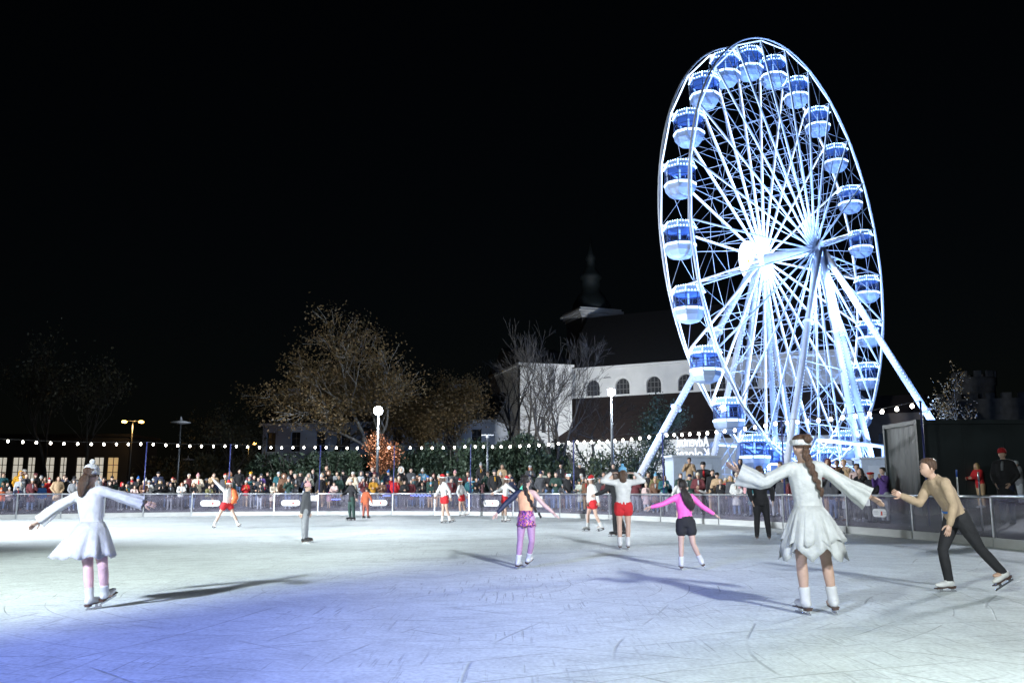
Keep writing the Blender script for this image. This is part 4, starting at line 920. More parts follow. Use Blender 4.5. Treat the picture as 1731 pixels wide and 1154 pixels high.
def body_mesh(P,vox=.016,curl=.35,palm=None,feet=True):
    bm=bmesh.new(); H=P.H
    torso(bm,P); limb(bm,[P.neck-P.spine*.03*H,P.head-Vector((0,0,.02*H))],[.036*H,.030*H])
    for S in 'LR': arm(bm,P,S); leg(bm,P,S)
    if feet:
        for S in 'LR':
            a=getattr(P,'ank'+S); ball(bm,a+P.F*.035*H-Vector((0,0,.016*H)),(.026*H,.06*H,.02*H),10,6,0,Matrix((P.A,P.F,Vector((0,0,1)))).transposed())
    ex=bmesh.new(); head_bm(ex,P.head,P.look,H/1.68*1.0)
    for S in 'LR': hand_bm(ex,getattr(P,'wr'+S),getattr(P,'hd'+S),palm or (-P.A if S=='R' else P.A),H/1.68*1.0,curl)
    return remesh(bm,vox,'person',BODYM,3,.5,ex)
def coat_mesh(P,vox=.02,g=1.22,add=.006,length='short',collar=True,hood=False,m=CLOTH,to=.97):
    bm=bmesh.new(); hem={'short':[(-.075,.112,.085),(-.05,.114,.086)],'long':[(-.23,.128,.105),(-.15,.122,.096),(-.06,.115,.088)],'crop':None,'tight':[(-.06,.098,.072)]}[length]
    torso(bm,P,g,-.02,hem,1.12)
    for S in 'LR': arm(bm,P,S,g*1.02,add,to)
    H=P.H
    if collar: 
        c=P.neck+P.spine*.018*H; rings_loft(bm,[ring(c-P.spine*.03*H,P.Ap,P.spine.cross(P.Ap),.066*H,.058*H,12),ring(c+P.spine*.012*H,P.Ap,P.spine.cross(P.Ap),.05*H,.05*H,12)])
    if hood: ball(bm,P.neck-P.F*.05*H+P.spine*.02*H,(.07*H,.05*H,.045*H),10,7)
    return remesh(bm,vox,'coat',m,4)
def trousers_mesh(P,vox=.02,g=1.2,add=.004,to=.98,bot=.034,m=CLOTH):
    bm=bmesh.new(); H=P.H; up=Vector((0,0,1)); B=P.F
    rings_loft(bm,[ring(P.pel+up*z*H,P.A,B,rx*H,ry*H,14) for z,rx,ry in ((-.055,.078,.062),(-.02,.102,.074),(.03,.100,.072),(.08,.088,.064))])
    for S in 'LR': leg(bm,P,S,g,add,to,bot)
    return remesh(bm,vox,'trousers',m,4)
def shoes_mesh(P,vox=.014,m=BOOTM):
    bm=bmesh.new(); H=P.H; M=Matrix((P.A,P.F,Vector((0,0,1)))).transposed()
    for S in 'LR':
        a=getattr(P,'ank'+S); ball(bm,a+P.F*.036*H-Vector((0,0,.016*H)),(.034*H,.078*H,.027*H),10,6,0,M); tube(bm,[a-Vector((0,0,.02*H)),a+Vector((0,0,.035*H))],[.032*H,.030*H],10)
    return remesh(bm,vox,'shoes',m,2)
# ---- headgear, in head coordinates (origin head centre, facing -y, head height .235)
HG={}
def reg(n,bm,m,vox=None,sm=3): HG[n]=remesh(bm,vox,n,m,sm) if vox else mesh(n,bm,m,True)
def shell(prof,seg=20,wob=0.,sx=1.,sy=1.18,off=(0,0,0),rng=random.Random(4)):
    bm=bmesh.new(); rr=[[Vector((off[0]+r*sx*math.cos(2*PI*k/seg)*(1+wob*math.sin(3.1*k+z*90)),off[1]+r*sy*math.sin(2*PI*k/seg)*(1+wob*math.cos(2.3*k+z*70)),off[2]+z)) for k in range(seg)] for r,z in prof]
    rings_loft(bm,rr); return bm
reg('beanie',shell([(.083,.028),(.088,.022),(.090,.05),(.086,.056),(.085,.085),(.068,.122),(.035,.142),(.006,.147)]),KNIT)
bm=shell([(.083,.028),(.088,.022),(.090,.05),(.086,.056),(.085,.085),(.068,.122),(.035,.142),(.006,.147)]); ball(bm,(0,0,.168),.034,10,7); reg('pompom_beanie',bm,KNIT)
bm=bmesh.new(); ball(bm,(0,.018,.012),(.102,.118,.138),14,10); ball(bm,(0,.06,-.09),(.09,.075,.07),12,8); 
for v in bm.verts:
    if v.co.y<-.045: v.co.y=-.045+(v.co.y+.045)*.05
for v in bm.verts:
    if v.co.y<-.04: 
        r_=math.hypot(v.co.x,v.co.z)
        if r_<.072: v.co.y=.02
reg('hood',bm,CLOTH)
bm=shell([(.084,.03),(.094,.026),(.097,.045),(.094,.06),(.084,.062)]); 
for f in bm.faces: f.material_index=1
tube(bm,[(0,0,.045),(0,.01,.10),(.01,.05,.135),(.03,.09,.12),(.045,.115,.075)],[.086,.072,.05,.032,.018],12); b2=len(bm.faces); ball(bm,(.048,.12,.055),.03,9,6,1)
HG['santa_hat']=mesh('santa_hat',bm,[KNIT,mat('white fur trim',(.75,.75,.73),.95,bump=.8,bscale=80)],True)
reg('beret',shell([(.080,.035),(.088,.045),(.118,.075),(.115,.10),(.07,.118),(.01,.121)],20,.02,1,1.12,(.012,.01,0)),KNIT)
bm=shell([(.082,.03),(.088,.032),(.088,.075),(.075,.112),(.04,.132),(.006,.135)]); box(bm,-.055,.055,-.165,-.085,.032,.042); reg('cap',bm,CLOTH)
bm=shell([(.088,.01),(.098,.012),(.104,.05),(.100,.09),(.078,.128),(.04,.146),(.006,.150)]); 
for k in (-1,0,1): tube(bm,[(k*.045,-.10,.07),(k*.04,-.04,.145-abs(k)*.012),(k*.045,.08,.115)],.014,6)
HG['helmet']=mesh('helmet',bm,BOOTM,True)
bm=bmesh.new()
for k in range(26):
    a=2*PI*k/26; 
    ball(bm,(.118*math.cos(a),-.035+.02*math.sin(k*2.1),.012+.135*math.sin(a)),.032,7,5)
ball(bm,(0,.035,.01),(.105,.105,.13),12,8); reg('fur_hood',bm,KNIT,.014,1)
bm=shell([(.080,-.015),(.083,.0),(.087,.05),(.083,.085),(.062,.118),(.03,.130),(.006,.132)],20,.02,1,1.2,(0,.012,0)); 
for v in bm.verts:
    if v.co.y<-.03 and v.co.z<.055: v.co.y=-.03+(v.co.y+.03)*.1; v.co.z=max(v.co.z,.045)
reg('short_hair',bm,HAIRM)
bm=bmesh.new(); ball(bm,(0,.018,.022),(.088,.100,.115),14,9)
tube(bm,[(0,.05,.02),(0,.068,-.08),(0,.072,-.18),(0,.066,-.27)],[.085,.082,.085,.05],12); 
for s in (-1,1): tube(bm,[(s*.05,-.02,.09),(s*.083,-.02,.0),(s*.085,-.005,-.1),(s*.075,.0,-.21)],[.03,.034,.034,.016],8)
for v in bm.verts:
    if v.co.y<-.062 : v.co.y=-.062
    if v.co.y<-.02 and v.co.z<.06 and abs(v.co.x)<.052: v.co.y=.0
reg('long_hair',bm,HAIRM,.011,2)
bm=shell([(.080,-.005),(.083,.0),(.087,.05),(.083,.085),(.062,.118),(.03,.130),(.006,.132)],20,.015,1,1.2,(0,.012,0)); ball(bm,(0,.11,.08),.05,10,7)
for v in bm.verts:
    if v.co.y<-.03 and v.co.z<.055: v.co.y=-.03+(v.co.y+.03)*.1; v.co.z=max(v.co.z,.05)
reg('bun_hair',bm,HAIRM)
bm=bmesh.new(); rings_loft(bm,[ring(Vector((0,.005,z)),Vector((1,0,0)),Vector((0,1,0)),r_,r_*.95,16) for r_,z in ((.05,-.165),(.082,-.158),(.088,-.125),(.078,-.10),(.05,-.098))]); tube(bm,[(.02,-.07,-.13),(.025,-.115,-.2),(.03,-.135,-.32)],[.03,.032,.028],7); reg('scarf',bm,KNIT)
bm=shell([(.083,.018),(.089,.02),(.090,.06),(.086,.066),(.080,.062)]); reg('headband',bm,KNIT)
bm=bmesh.new()
for k in range(14): a=2*PI*k/14; tube(bm,[(.088*math.cos(a),.104*math.sin(a),.05),(.105*math.cos(a),.12*math.sin(a),.10),(.09*math.cos(a),.105*math.sin(a),.135)],.010,5)
tube(bm,[(.09*math.cos(2*PI*k/18),.106*math.sin(2*PI*k/18),.045) for k in range(19)],.014,6); HG['led_crown']=mesh('led_crown',bm,mat('blue glow crown',(.5,.6,.9),.4,emit=(.35,.5,1.0),es=1.6,sample=False),True)
# ---- base figures for the spectators (adults 1.70, children 1.25)
BASE={}
SPECS={
 'a_down':dict(armL=((-.22,.02,-1),(-.05,-.22,-1)),armR=((.22,.02,-1),(.05,-.22,-1))),
 'a_pockets':dict(armL=((-.38,.10,-1),(.45,-.5,-.75)),armR=((.38,.10,-1),(-.45,-.5,-.75))),
 'a_phone':dict(armL=((-.32,-.55,-.8),(.42,-.45,.85),(.1,-.1,1)),armR=((.32,-.55,-.8),(-.42,-.45,.85),(-.1,-.1,1))),
 'a_rail':dict(armL=((-.25,-.5,-.85),(.3,-1,-.02),(.5,-.8,0)),armR=((.25,-.5,-.85),(-.3,-1,-.02),(-.5,-.8,0)),lean=(0,-.14,1)),
 'a_cup':dict(armL=((-.25,0,-1),(.25,-.7,-.5)),armR=((.30,-.25,-.9),(-.5,-.55,.72),(-.2,-.2,1))),
 'a_clap':dict(armL=((-.32,-.4,-.9),(.52,-.75,.25),(.2,-.8,.5)),armR=((.32,-.4,-.9),(-.52,-.75,.25),(-.2,-.8,.5))),
 'a_folded':dict(armL=((-.35,-.1,-1),(.8,-.55,.08)),armR=((.35,-.1,-1),(-.8,-.55,.0)))}
for k,sp in SPECS.items():
    P=pose(1.70,0,male=k in('a_folded','a_pockets'),**sp)
    BASE[k]=dict(P=P,body=body_mesh(P,.024),short=coat_mesh(P,.026),long=coat_mesh(P,.026,length='long'),puff=coat_mesh(P,.028,1.42,.012,hood=True),trousers=trousers_mesh(P,.028),shoes=shoes_mesh(P,.022))
for k,sp in (('c_down',SPECS['a_down']),('c_rail',SPECS['a_rail']),('c_clap',SPECS['a_clap'])):
    P=pose(1.25,0,**sp)
    BASE[k]=dict(P=P,body=body_mesh(P,.020),short=coat_mesh(P,.022,1.34,.01),long=coat_mesh(P,.022,1.3,.01,length='long'),puff=coat_mesh(P,.022,1.5,.016,hood=True),trousers=trousers_mesh(P,.024,1.3),shoes=shoes_mesh(P,.02))
BLK=(.012,.012,.014); NAVY=(.015,.022,.055); TEAL=(.02,.11,.13); WHT=(.56,.56,.54); CREAM=(.62,.54,.42); PINK=(.60,.32,.33); PALEP=(.62,.46,.43); ORG=(.65,.14,.04); YEL=(.80,.40,.03); MAR=(.12,.025,.03); REDC=(.48,.015,.02); GRY=(.22,.23,.25); DGRY=(.06,.062,.07); LGRY=(.42,.45,.48); OLIVE=(.16,.15,.06); TAN=(.42,.29,.17); BLU=(.03,.13,.40); LBLU=(.15,.38,.58); GRN=(.02,.05,.04); SAGE=(.42,.45,.38); MUST=(.45,.22,.02); PURP=(.10,.05,.22); BRN_=(.14,.07,.04); MINT=(.10,.55,.38); HOT=(.65,.10,.25); BLD=(.45,.30,.12); DKH=(.02,.014,.010); BRH=(.07,.035,.018); GRH=(.35,.34,.33); GING=(.28,.09,.03)
CN={BLK:'black',NAVY:'navy',TEAL:'teal',WHT:'white',CREAM:'cream',PINK:'pink',PALEP:'pale pink',ORG:'orange',YEL:'yellow',MAR:'maroon',REDC:'red',GRY:'grey',DGRY:'dark grey',LGRY:'light grey',OLIVE:'olive',TAN:'tan',BLU:'blue',LBLU:'light blue',GRN:'dark green',SAGE:'sage green',MUST:'mustard',PURP:'purple',BRN_:'brown',MINT:'mint green',HOT:'bright pink',BLD:'blond',DKH:'dark',BRH:'brown',GRH:'grey',GING:'ginger'}
HN={'beanie':'beanie','pompom_beanie':'pompom beanie','hood':'hood','santa_hat':'santa hat','beret':'beret','cap':'cap','helmet':'helmet','fur_hood':'fur hood','short_hair':'short hair','long_hair':'long hair','bun_hair':'hair bun','led_crown':'glowing blue crown'}
SK=[(.60,.40,.30),(.66,.45,.35),(.56,.36,.26),(.62,.43,.34),(.50,.31,.22)]
B_,PB,HD,SH,CA,FH,S_,L_,BN='beanie','pompom_beanie','hood','santa_hat','cap','fur_hood','short_hair','long_hair','bun_hair'
# (x, y of head top, adult/child, coat colour, headgear, its colour, pose, coat cut, landmark override)
CROWD=[
(5,813,'a',TEAL,B_,BLK,'rail','short'),(13,815,'a',BLK,S_,DKH,'down','short'),(16,823,'c',PALEP,PB,WHT,'clap','puff'),(2,830,'c',ORG,PB,ORG,'down','puff'),
(35,796,'a',YEL,HD,YEL,'pockets','puff'),(41,794,'a',BLK,B_,WHT,'down','short'),(45,800,'a',DGRY,S_,BRH,'down','short'),(30,822,'c',NAVY,B_,NAVY,'rail','puff'),(60,800,'a',BLK,CA,MAR,'pockets','short'),(55,809,'a',MAR,B_,WHT,'cup','long'),(69,805,'a',BLK,PB,WHT,'down','short'),(72,817,'c',BLU,PB,LBLU,'down','puff'),(76,806,'a',DGRY,S_,BRH,'phone','short'),(84,808,'a',REDC,SH,REDC,'clap','short'),(99,805,'a',TAN,L_,BRH,'pockets','long'),
(112,806,'a',BLK,S_,DKH,'down','short'),(125,809,'a',GRY,B_,DGRY,'cup','short'),(140,806,'a',NAVY,L_,BRH,'down','puff'),(164,803,'a',GRY,'headband',BLK,'cup','short'),(175,807,'a',MAR,S_,DKH,'down','short'),(186,813,'a',BLK,S_,DKH,'down','short'),(192,812,'a',GRN,L_,DKH,'down','puff'),(205,815,'a',BLK,HD,REDC,'rail','short'),(214,818,'a',TEAL,S_,BLD,'rail','short'),(223,812,'a',BLK,B_,REDC,'down','short'),(227,820,'c',PALEP,L_,BRH,'rail','long'),(234,806,'a',BLK,PB,BLU,'down','short'),(243,812,'a',BRN_,B_,CREAM,'rail','short'),(247,809,'a',BLK,PB,WHT,'down','short'),(252,812,'a',WHT,B_,LGRY,'clap','puff'),(259,809,'a',NAVY,B_,LGRY,'cup','short'),(271,810,'a',BLK,B_,DGRY,'clap','puff'),(283,813,'a',BLK,S_,DKH,'phone','short'),(292,807,'a',NAVY,SH,REDC,'down','short'),(289,816,'a',BLK,L_,DKH,'down','short'),
(307,815,'a',WHT,L_,GING,'rail','puff'),(313,810,'a',BLK,S_,DKH,'pockets','short'),(327,816,'c',BLK,L_,GING,'rail','short'),(335,801,'a',CREAM,PB,PINK,'clap','puff'),(349,809,'a',DGRY,B_,LGRY,'down','short'),(353,820,'c',OLIVE,S_,BRH,'rail','puff'),(359,817,'a',BLK,S_,DKH,'rail','short'),(366,813,'a',NAVY,S_,BRH,'cup','puff'),(381,801,'a',DGRY,SH,REDC,'down','short'),(389,797,'a',DGRY,L_,GING,'down','short'),(405,793,'a',BLK,S_,DKH,'pockets','short'),(424,798,'a',MAR,B_,YEL,'down','short'),(416,812,'a',REDC,PB,WHT,'clap','puff'),(430,803,'a',BLK,S_,BRH,'down','short'),(428,813,'a',BLK,B_,DGRY,'rail','short'),(437,806,'a',DGRY,S_,DKH,'cup','short'),(442,801,'a',PURP,B_,DGRY,'down','short'),(440,818,'c',BLK,S_,DKH,'clap','short'),(447,816,'a',NAVY,L_,BRH,'cup','short'),
(452,798,'a',BLK,S_,BRH,'cup','short'),(471,798,'a',TEAL,B_,LGRY,'down','puff'),(480,801,'a',BRN_,FH,BRN_,'down','puff'),(462,815,'a',CREAM,L_,BRH,'rail','long'),(470,816,'c',LGRY,B_,LGRY,'down','short'),(492,794,'a',BLK,S_,BRH,'down','short'),(499,801,'a',DGRY,S_,GRH,'folded','short'),(508,797,'a',BLK,B_,GRN,'down','long'),(522,800,'a',SAGE,L_,GRH,'cup','short'),(529,793,'a',BLK,S_,BRH,'folded','short'),(520,815,'c',DGRY,B_,CREAM,'rail','puff'),(543,802,'a',BLK,PB,WHT,'down','short'),(546,807,'a',MUST,S_,BRH,'rail','short'),(552,785,'a',BLK,S_,DKH,'down','short'),(555,796,'a',BLK,FH,BRN_,'down','puff'),(556,813,'a',NAVY,S_,BRH,'cup','short'),(543,816,'c',GRY,L_,BRH,'rail','short'),(565,815,'c',PALEP,BN,BRH,'rail','puff'),(570,797,'a',GRY,S_,DKH,'down','puff'),(580,795,'a',BLK,B_,BLK,'pockets','long'),(556,838,'t',PINK,PB,HOT,'down','puff'),
(597,798,'a',CREAM,B_,WHT,'phone','puff'),(611,797,'a',LGRY,FH,DGRY,'down','short'),(621,797,'a',BLK,CA,BLK,'pockets','short'),(630,783,'a',NAVY,S_,DKH,'pockets','puff'),(631,807,'a',MUST,S_,BRH,'rail','short'),(657,795,'a',NAVY,PB,BLU,'down','puff'),(646,812,'a',BRN_,PB,TEAL,'clap','puff'),(655,812,'a',PURP,B_,BLK,'down','short'),(661,805,'a',REDC,S_,BRH,'down','short'),(668,808,'a',REDC,S_,BLD,'cup','puff'),(675,805,'a',DGRY,B_,REDC,'down','short'),(678,785,'a',BLK,FH,WHT,'phone','short'),(684,812,'a',BLK,BN,DKH,'folded','short'),(695,791,'a',DGRY,S_,DKH,'down','short'),(699,806,'a',TEAL,B_,LGRY,'down','short'),(695,811,'a',MAR,S_,GRH,'pockets','long'),(709,804,'a',BLK,S_,BRH,'phone','short'),(714,793,'a',LBLU,PB,WHT,'cup','puff'),(723,804,'a',MAR,B_,BLU,'down','short'),(714,815,'c',BLK,S_,BRH,'clap','short'),(728,815,'c',GRN,PB,LBLU,'rail','puff'),
(733,801,'a',BLK,HD,MAR,'cup','short'),(742,803,'a',BLK,PB,SAGE,'down','short'),(757,797,'a',GRY,B_,TEAL,'down','short'),(769,796,'a',DGRY,PB,PINK,'down','short'),(791,797,'a',BLK,S_,BRH,'down','short'),(797,806,'a',LBLU,S_,GRH,'down','puff'),(805,807,'a',BLK,S_,DKH,'rail','short'),(813,783,'a',BLK,PB,LGRY,'cup','long'),(818,812,'c',PINK,PB,CREAM,'clap','puff'),(834,809,'c',LGRY,B_,LBLU,'down','short'),(839,813,'c',PURP,B_,CREAM,'rail','short'),(846,799,'a',CREAM,PB,WHT,'down','short'),(836,777,'a',BLK,CA,DGRY,'pockets','long'),(849,785,'a',TAN,L_,BRH,'down','short'),
(862,800,'a',DGRY,S_,DKH,'down','short'),(884,803,'a',BLK,B_,DGRY,'cup','short'),(896,787,'a',DGRY,B_,LGRY,'clap','short'),(917,795,'a',SAGE,HD,BLK,'pockets','short'),(915,810,'c',NAVY,B_,HOT,'rail','puff'),(928,798,'a',BLK,S_,BRH,'rail','short'),(940,798,'a',GRN,S_,DKH,'folded','short'),(948,784,'a',BLK,S_,DKH,'down','long'),(951,818,'c',DGRY,B_,GRY,'rail','puff'),(961,802,'a',BLK,'led_crown',LBLU,'cup','short'),(980,783,'a',BLK,B_,LGRY,'down','puff'),(983,801,'a',DGRY,B_,WHT,'down','short'),(981,810,'a',SAGE,PB,GRN,'rail','long'),(991,808,'a',BRN_,L_,BRH,'down','short'),
(1014,808,'a',DGRY,S_,BRH,'down','short'),(1024,812,'a',MAR,L_,BRH,'rail','short'),(1037,784,'a',BLK,S_,DKH,'folded','long'),(1032,803,'a',BLK,S_,BRH,'cup','short'),(1080,799,'a',WHT,L_,DKH,'down','puff'),(1096,798,'a',BLK,S_,DKH,'cup','short'),(1109,800,'a',OLIVE,PB,LBLU,'rail','puff'),(1092,816,'c',PALEP,PB,CREAM,'down','long'),(1122,803,'a',TEAL,L_,BRH,'clap','short'),(1128,812,'c',NAVY,B_,TEAL,'down','short'),
(1165,774,'a',TAN,BN,DKH,'phone','long'),(1188,773,'a',BLK,CA,BLK,'folded','long'),(1166,802,'a',GRN,B_,NAVY,'folded','puff'),(1204,794,'a',BLK,S_,DKH,'down','short'),(1218,809,'a',BLK,S_,BLD,'cup','short'),(1227,808,'a',REDC,B_,CREAM,'down','short'),(1235,804,'a',DGRY,L_,BLD,'down','short'),(1244,807,'a',WHT,PB,WHT,'pockets','long'),(1251,776,'a',NAVY,HD,BLK,'pockets','puff'),(1262,800,'a',PINK,S_,BLD,'phone','short'),(1249,800,'a',CREAM,S_,BRH,'down','short'),(1290,800,'a',DGRY,S_,BRH,'down','short'),(1301,805,'a',NAVY,B_,GRY,'cup','short'),(1319,781,'a',BLK,S_,BRH,'down','long'),(1338,806,'a',MAR,B_,BLK,'down','short'),
(1399,776,'a',MAR,HD,MAR,'down','puff'),(1415,777,'a',BLK,S_,DKH,'down','short'),(1426,777,'a',TAN,S_,BLD,'phone','short'),(1423,795,'a',NAVY,PB,BLK,'down','puff'),(1406,800,'a',DGRY,S_,BRH,'down','short'),(1448,784,'a',PALEP,S_,BRH,'down','short'),(1440,798,'a',BRN_,L_,BRH,'cup','puff'),(1454,791,'a',BLK,L_,DKH,'phone','short'),(1471,798,'a',BLK,'beret',REDC,'pockets','short'),(1492,790,'a',PURP,S_,DKH,'phone','short'),
(1654,782,'c',REDC,L_,BLD,'rail','short'),(1694,759,'a',BLK,B_,REDC,'pockets','long'),(1721,779,'c',GRY,'helmet',LGRY,'rail','puff')]
LMK=[(45,'beside the yellow raincoat'),(95,'in front of the lit windows'),(150,'beside the amber lit window'),(215,'left of the blue light pole'),(262,'beside the blue light pole'),(325,'below the tall disc lamp'),(375,'right of the tall disc lamp'),(450,'below the double amber lamp'),(515,'in front of the pale building'),(588,'in front of the yew bush'),(640,'left of the floodlight mast'),(700,'right of the floodlight mast'),(760,'near the wavy blue reflection tube'),(812,'by the pole between the yew bushes'),(870,'by the tee-topped lamp post'),(925,'left of the bare tree'),(975,'below the bare tree'),(1060,'in front of the loose shrubs'),(1130,'beside the wheel outrigger'),(1200,'in front of the ticket booth'),(1275,'below the lowest gondola'),(1380,'in front of the wheel legs'),(1500,'below the wheel ladder'),(1800,'in front of the black container')]
_r=random.Random(99)
for _k in range(46):
    _x=8+_k*31.5+_r.uniform(-9,9)
    if 1345<_x<1390 or _x>1480: continue
    _h=_r.choice([S_,S_,L_,B_,PB,B_,HD]); _c=_r.choice([BLK,BLK,NAVY,DGRY,GRY,GRN,MAR,BRN_,LGRY,TEAL,TAN,REDC])
    CROWD.append((_x,_r.uniform(797,809),'a',_c,_h,_c if _h==HD else _r.choice([DKH,BRH,BRH,BLD,GRH] if _h in(S_,L_) else [BLK,GRY,NAVY,CREAM,LGRY,MAR]),_r.choice(['down','pockets','phone','cup','folded']),_r.choice(['short','puff','long'])))
placed=[]; seen={}
def spectator(rec,idx):
    x,yt,kind,coat,hg,hc,ps,cut=rec; rng=random.Random(idx*7+1)
    small=kind!='a'; key=('c_'+ps if ('c_'+ps) in BASE else 'c_down') if small else 'a_'+ps
    B=BASE[key]; P=B['P']; ht={'a':rng.uniform(1.62,1.80),'c':rng.uniform(1.15,1.35),'t':.85}[kind]
    extra=.03 if hg in('pompom_beanie','santa_hat') else .012
    q,ii=rink_at(x); r=ray(x,yt); best=None
    for k in range(200):
        yy=q.y+.2+.06*k; t=yy/r.y; p=Vector((r.x*t,yy,0)); d=dist(p)
        if d<.42: continue
        zt=EYE+r.z*t; g=tz(d); hreq=zt-g-extra
        if hreq<ht+.05*(k==0) or best is None:
            c=min([ (p-Vector((o.x,o.y,0))).length/w for o,w in placed] or [9])
            if c<(.40 if not small else .32): continue
            best=(p,g,hreq); 
            if hreq<=ht: break
        elif d>9: break
    if best is None: return
    p,g,h=best; h=min(max(h,.8 if kind=='t' else 1.0),1.92); placed.append((p,1.0))
    s=h/P.H; to=Vector((rng.uniform(-6,4),rng.uniform(14,26),0))-p; rz=math.atan2(to.y,to.x)+PI/2+rng.uniform(-.25,.25)
    e=obj('person',B['body'],None,(p.x,p.y,g-.012),(0,0,rz),s,SK[idx%5])
    c=obj('coat',B[cut],e,color=coat)
    tr=rng.choice([BLK,NAVY,DGRY,(.08,.13,.24),(.12,.18,.30),GRY,LGRY,BRN_,TAN]); obj('trousers',B['trousers'],e,color=tr); obj('shoes',B['shoes'],e,color=rng.choice([BLK,BRN_,DGRY,LGRY]))
    hs=P.H/1.68 ; hs=hs if not small else hs*1.0
    hl=P.head
    hairc=rng.choice([DKH,BRH,BRH,BLD,GING])
    yawh=rng.uniform(-.0,.0)
    if hg in ('beanie','pompom_beanie','santa_hat','cap','beret','headband','led_crown'):
        hn='long_hair' if (rng.random()<.45 and ps not in('folded','pockets')) else 'short_hair'; 
        obj('hair',HG[hn],e,hl,None,hs*.985,hairc)
    o=obj('hat' if hg not in('short_hair','long_hair','bun_hair') else 'hair',HG[hg],e,hl,None,hs*(1.03 if hg not in('short_hair','long_hair','bun_hair') else 1.0),hc)
    sc_=None
    if rng.random()<.45 and hg not in(HD,'fur_hood'):
        scn=rng.choice([GRY,REDC,LGRY,NAVY,CREAM,BLK,MUST]); obj('scarf',HG['scarf'],e,P.neck+Vector((0,-.005,.135*hs-.01)),None,hs*1.05,scn); sc_=CN[scn]
    who={'a':'person','c':'child','t':'toddler'}[kind]; cutn={'short':'jacket','long':'long coat','puff':'padded jacket'}[cut]
    hgn='with a glowing blue crown' if hg=='led_crown' else 'with %s %s'%(CN[hc],HN.get(hg,'headband'))
    lm=next(t for lim,t in LMK if x<lim)
    lab='%s in %s %s %s %s'%(who,CN[coat],cutn,hgn,lm)
    if lab in seen and sc_: lab='%s in %s %s and %s scarf %s %s'%(who,CN[coat],cutn,sc_,hgn,lm)
    if lab in seen: lab={'phone':'phone-raising ','cup':'hand-raised ','clap':'clapping ','rail':'leaning ','folded':'arms-folded ','pockets':'hands-in-pockets ','down':'still-standing '}[ps]+lab
    if len(lab.split())>16: lab=lab.replace(' in front of the ',' before the ').replace('in front of','before')
    while len(lab.split())>16: lab=lab.replace(' padded jacket',' jacket').replace('still-standing ','').replace(' with ',' , ').replace(' , ',', ') if ' with ' in lab else ' '.join(lab.split()[:16])
    seen[lab]=1; tag(e,lab,'child' if small else 'person','spectators behind the rink barrier')
for i,rec in sorted(enumerate(CROWD),key=lambda t:-t[1][1]): spectator(rec,i)
# ================================================================== skaters
def skate_mesh(P,S,toe=None,blade=True):
    """boot and blade for one foot, returned as two meshes in the figure's coordinates"""
    H=P.H; a=getattr(P,'ank'+S); k=getattr(P,'knee'+S); sh=(a-k).normalized(); f=Vector(toe).normalized() if toe else (P.F-sh*P.F.dot(sh)); 
    if not toe:
        f=f.normalized() if f.length>.15 else P.F.copy(); f=(f+Vector((P.F.x,P.F.y,0))*.6).normalized()
    side=f.cross(-sh); side=side.normalized() if side.length>1e-3 else P.A; up=side.cross(f).normalized()
    if up.z<0: up=-up
    M=Matrix((side,f,up)).transposed(); bm=bmesh.new()
    tube(bm,[a-up*.012*H,a+(-sh)*.03*H,a+(-sh)*.085*H],[.034*H,.031*H,.036*H],12)
    ball(bm,a+f*.052*H-up*.014*H,(.029*H,.072*H,.024*H),12,7,0,M); ball(bm,a-f*.006*H-up*.012*H,(.029*H,.040*H,.030*H),12,7,0,M)
    boot=remesh(bm,.009,'skate',BOOTM,3)
    bm=bmesh.new(); T=Matrix.Translation(a)@M.to_4x4(); u=H/1.6
    box(bm,-.034*u,.034*u,-.062*u,.195*u,-.066*u,-.055*u,0,T)                       # sole
    box(bm,-.026*u,.026*u,-.060*u,.008*u,-.082*u,-.0662*u,0,T)                       # heel
    box(bm,-.0035*u,.0035*u,-.075*u,.21*u,-.122*u,-.102*u,1,T)
    for y in (-.03,.12): box(bm,-.006*u,.006*u,y*u-.02*u,y*u+.02*u,-.1018*u,-.0665*u if y>0 else -.0822*u,1,T)
    return boot,mesh('blade',bm,[mat('boot sole',(.06,.03,.02),.5),BLADE])
def place(name_px,foot_py,P,S,label,group=None,skin=(.50,.33,.25),zoff=None,dep=None):
    """stand the figure so that the foot S lands on the pixel"""
    g=gp(name_px,foot_py,0.0); a=getattr(P,'ank'+S); 
    low=min(P.ankL.z,P.ankR.z)
    e=obj('person',body_mesh(P,.013,getattr(P,'curl',.3),getattr(P,'palm',None)),None,(g.x-a.x,g.y-a.y,.122*P.H/1.6-.045*P.H-.002),None,None,skin); tag(e,label,'skater',group or 'skaters on the ice'); return e
def part(e,name,me,color,loc=None,rot=None,scale=None): return obj(name,me,e,loc,rot,scale,color)
def skates(e,P,col=WHT,toeL=None,toeR=None):
    for S,t in (('L',toeL),('R',toeR)):
        b,bl=skate_mesh(P,S,t); o=part(e,'skate',b,col); part(o,'blade',bl,col)
def headpart(e,P,key,name,col,sc=1.,m=None):
    f=P.look; rz=math.atan2(f.y,f.x)+PI/2; pit=math.asin(max(-1,min(1,f.z)))
    return part(e,name,m or HG[key],col,P.head,(-pit,0,rz),P.H/1.68*sc)
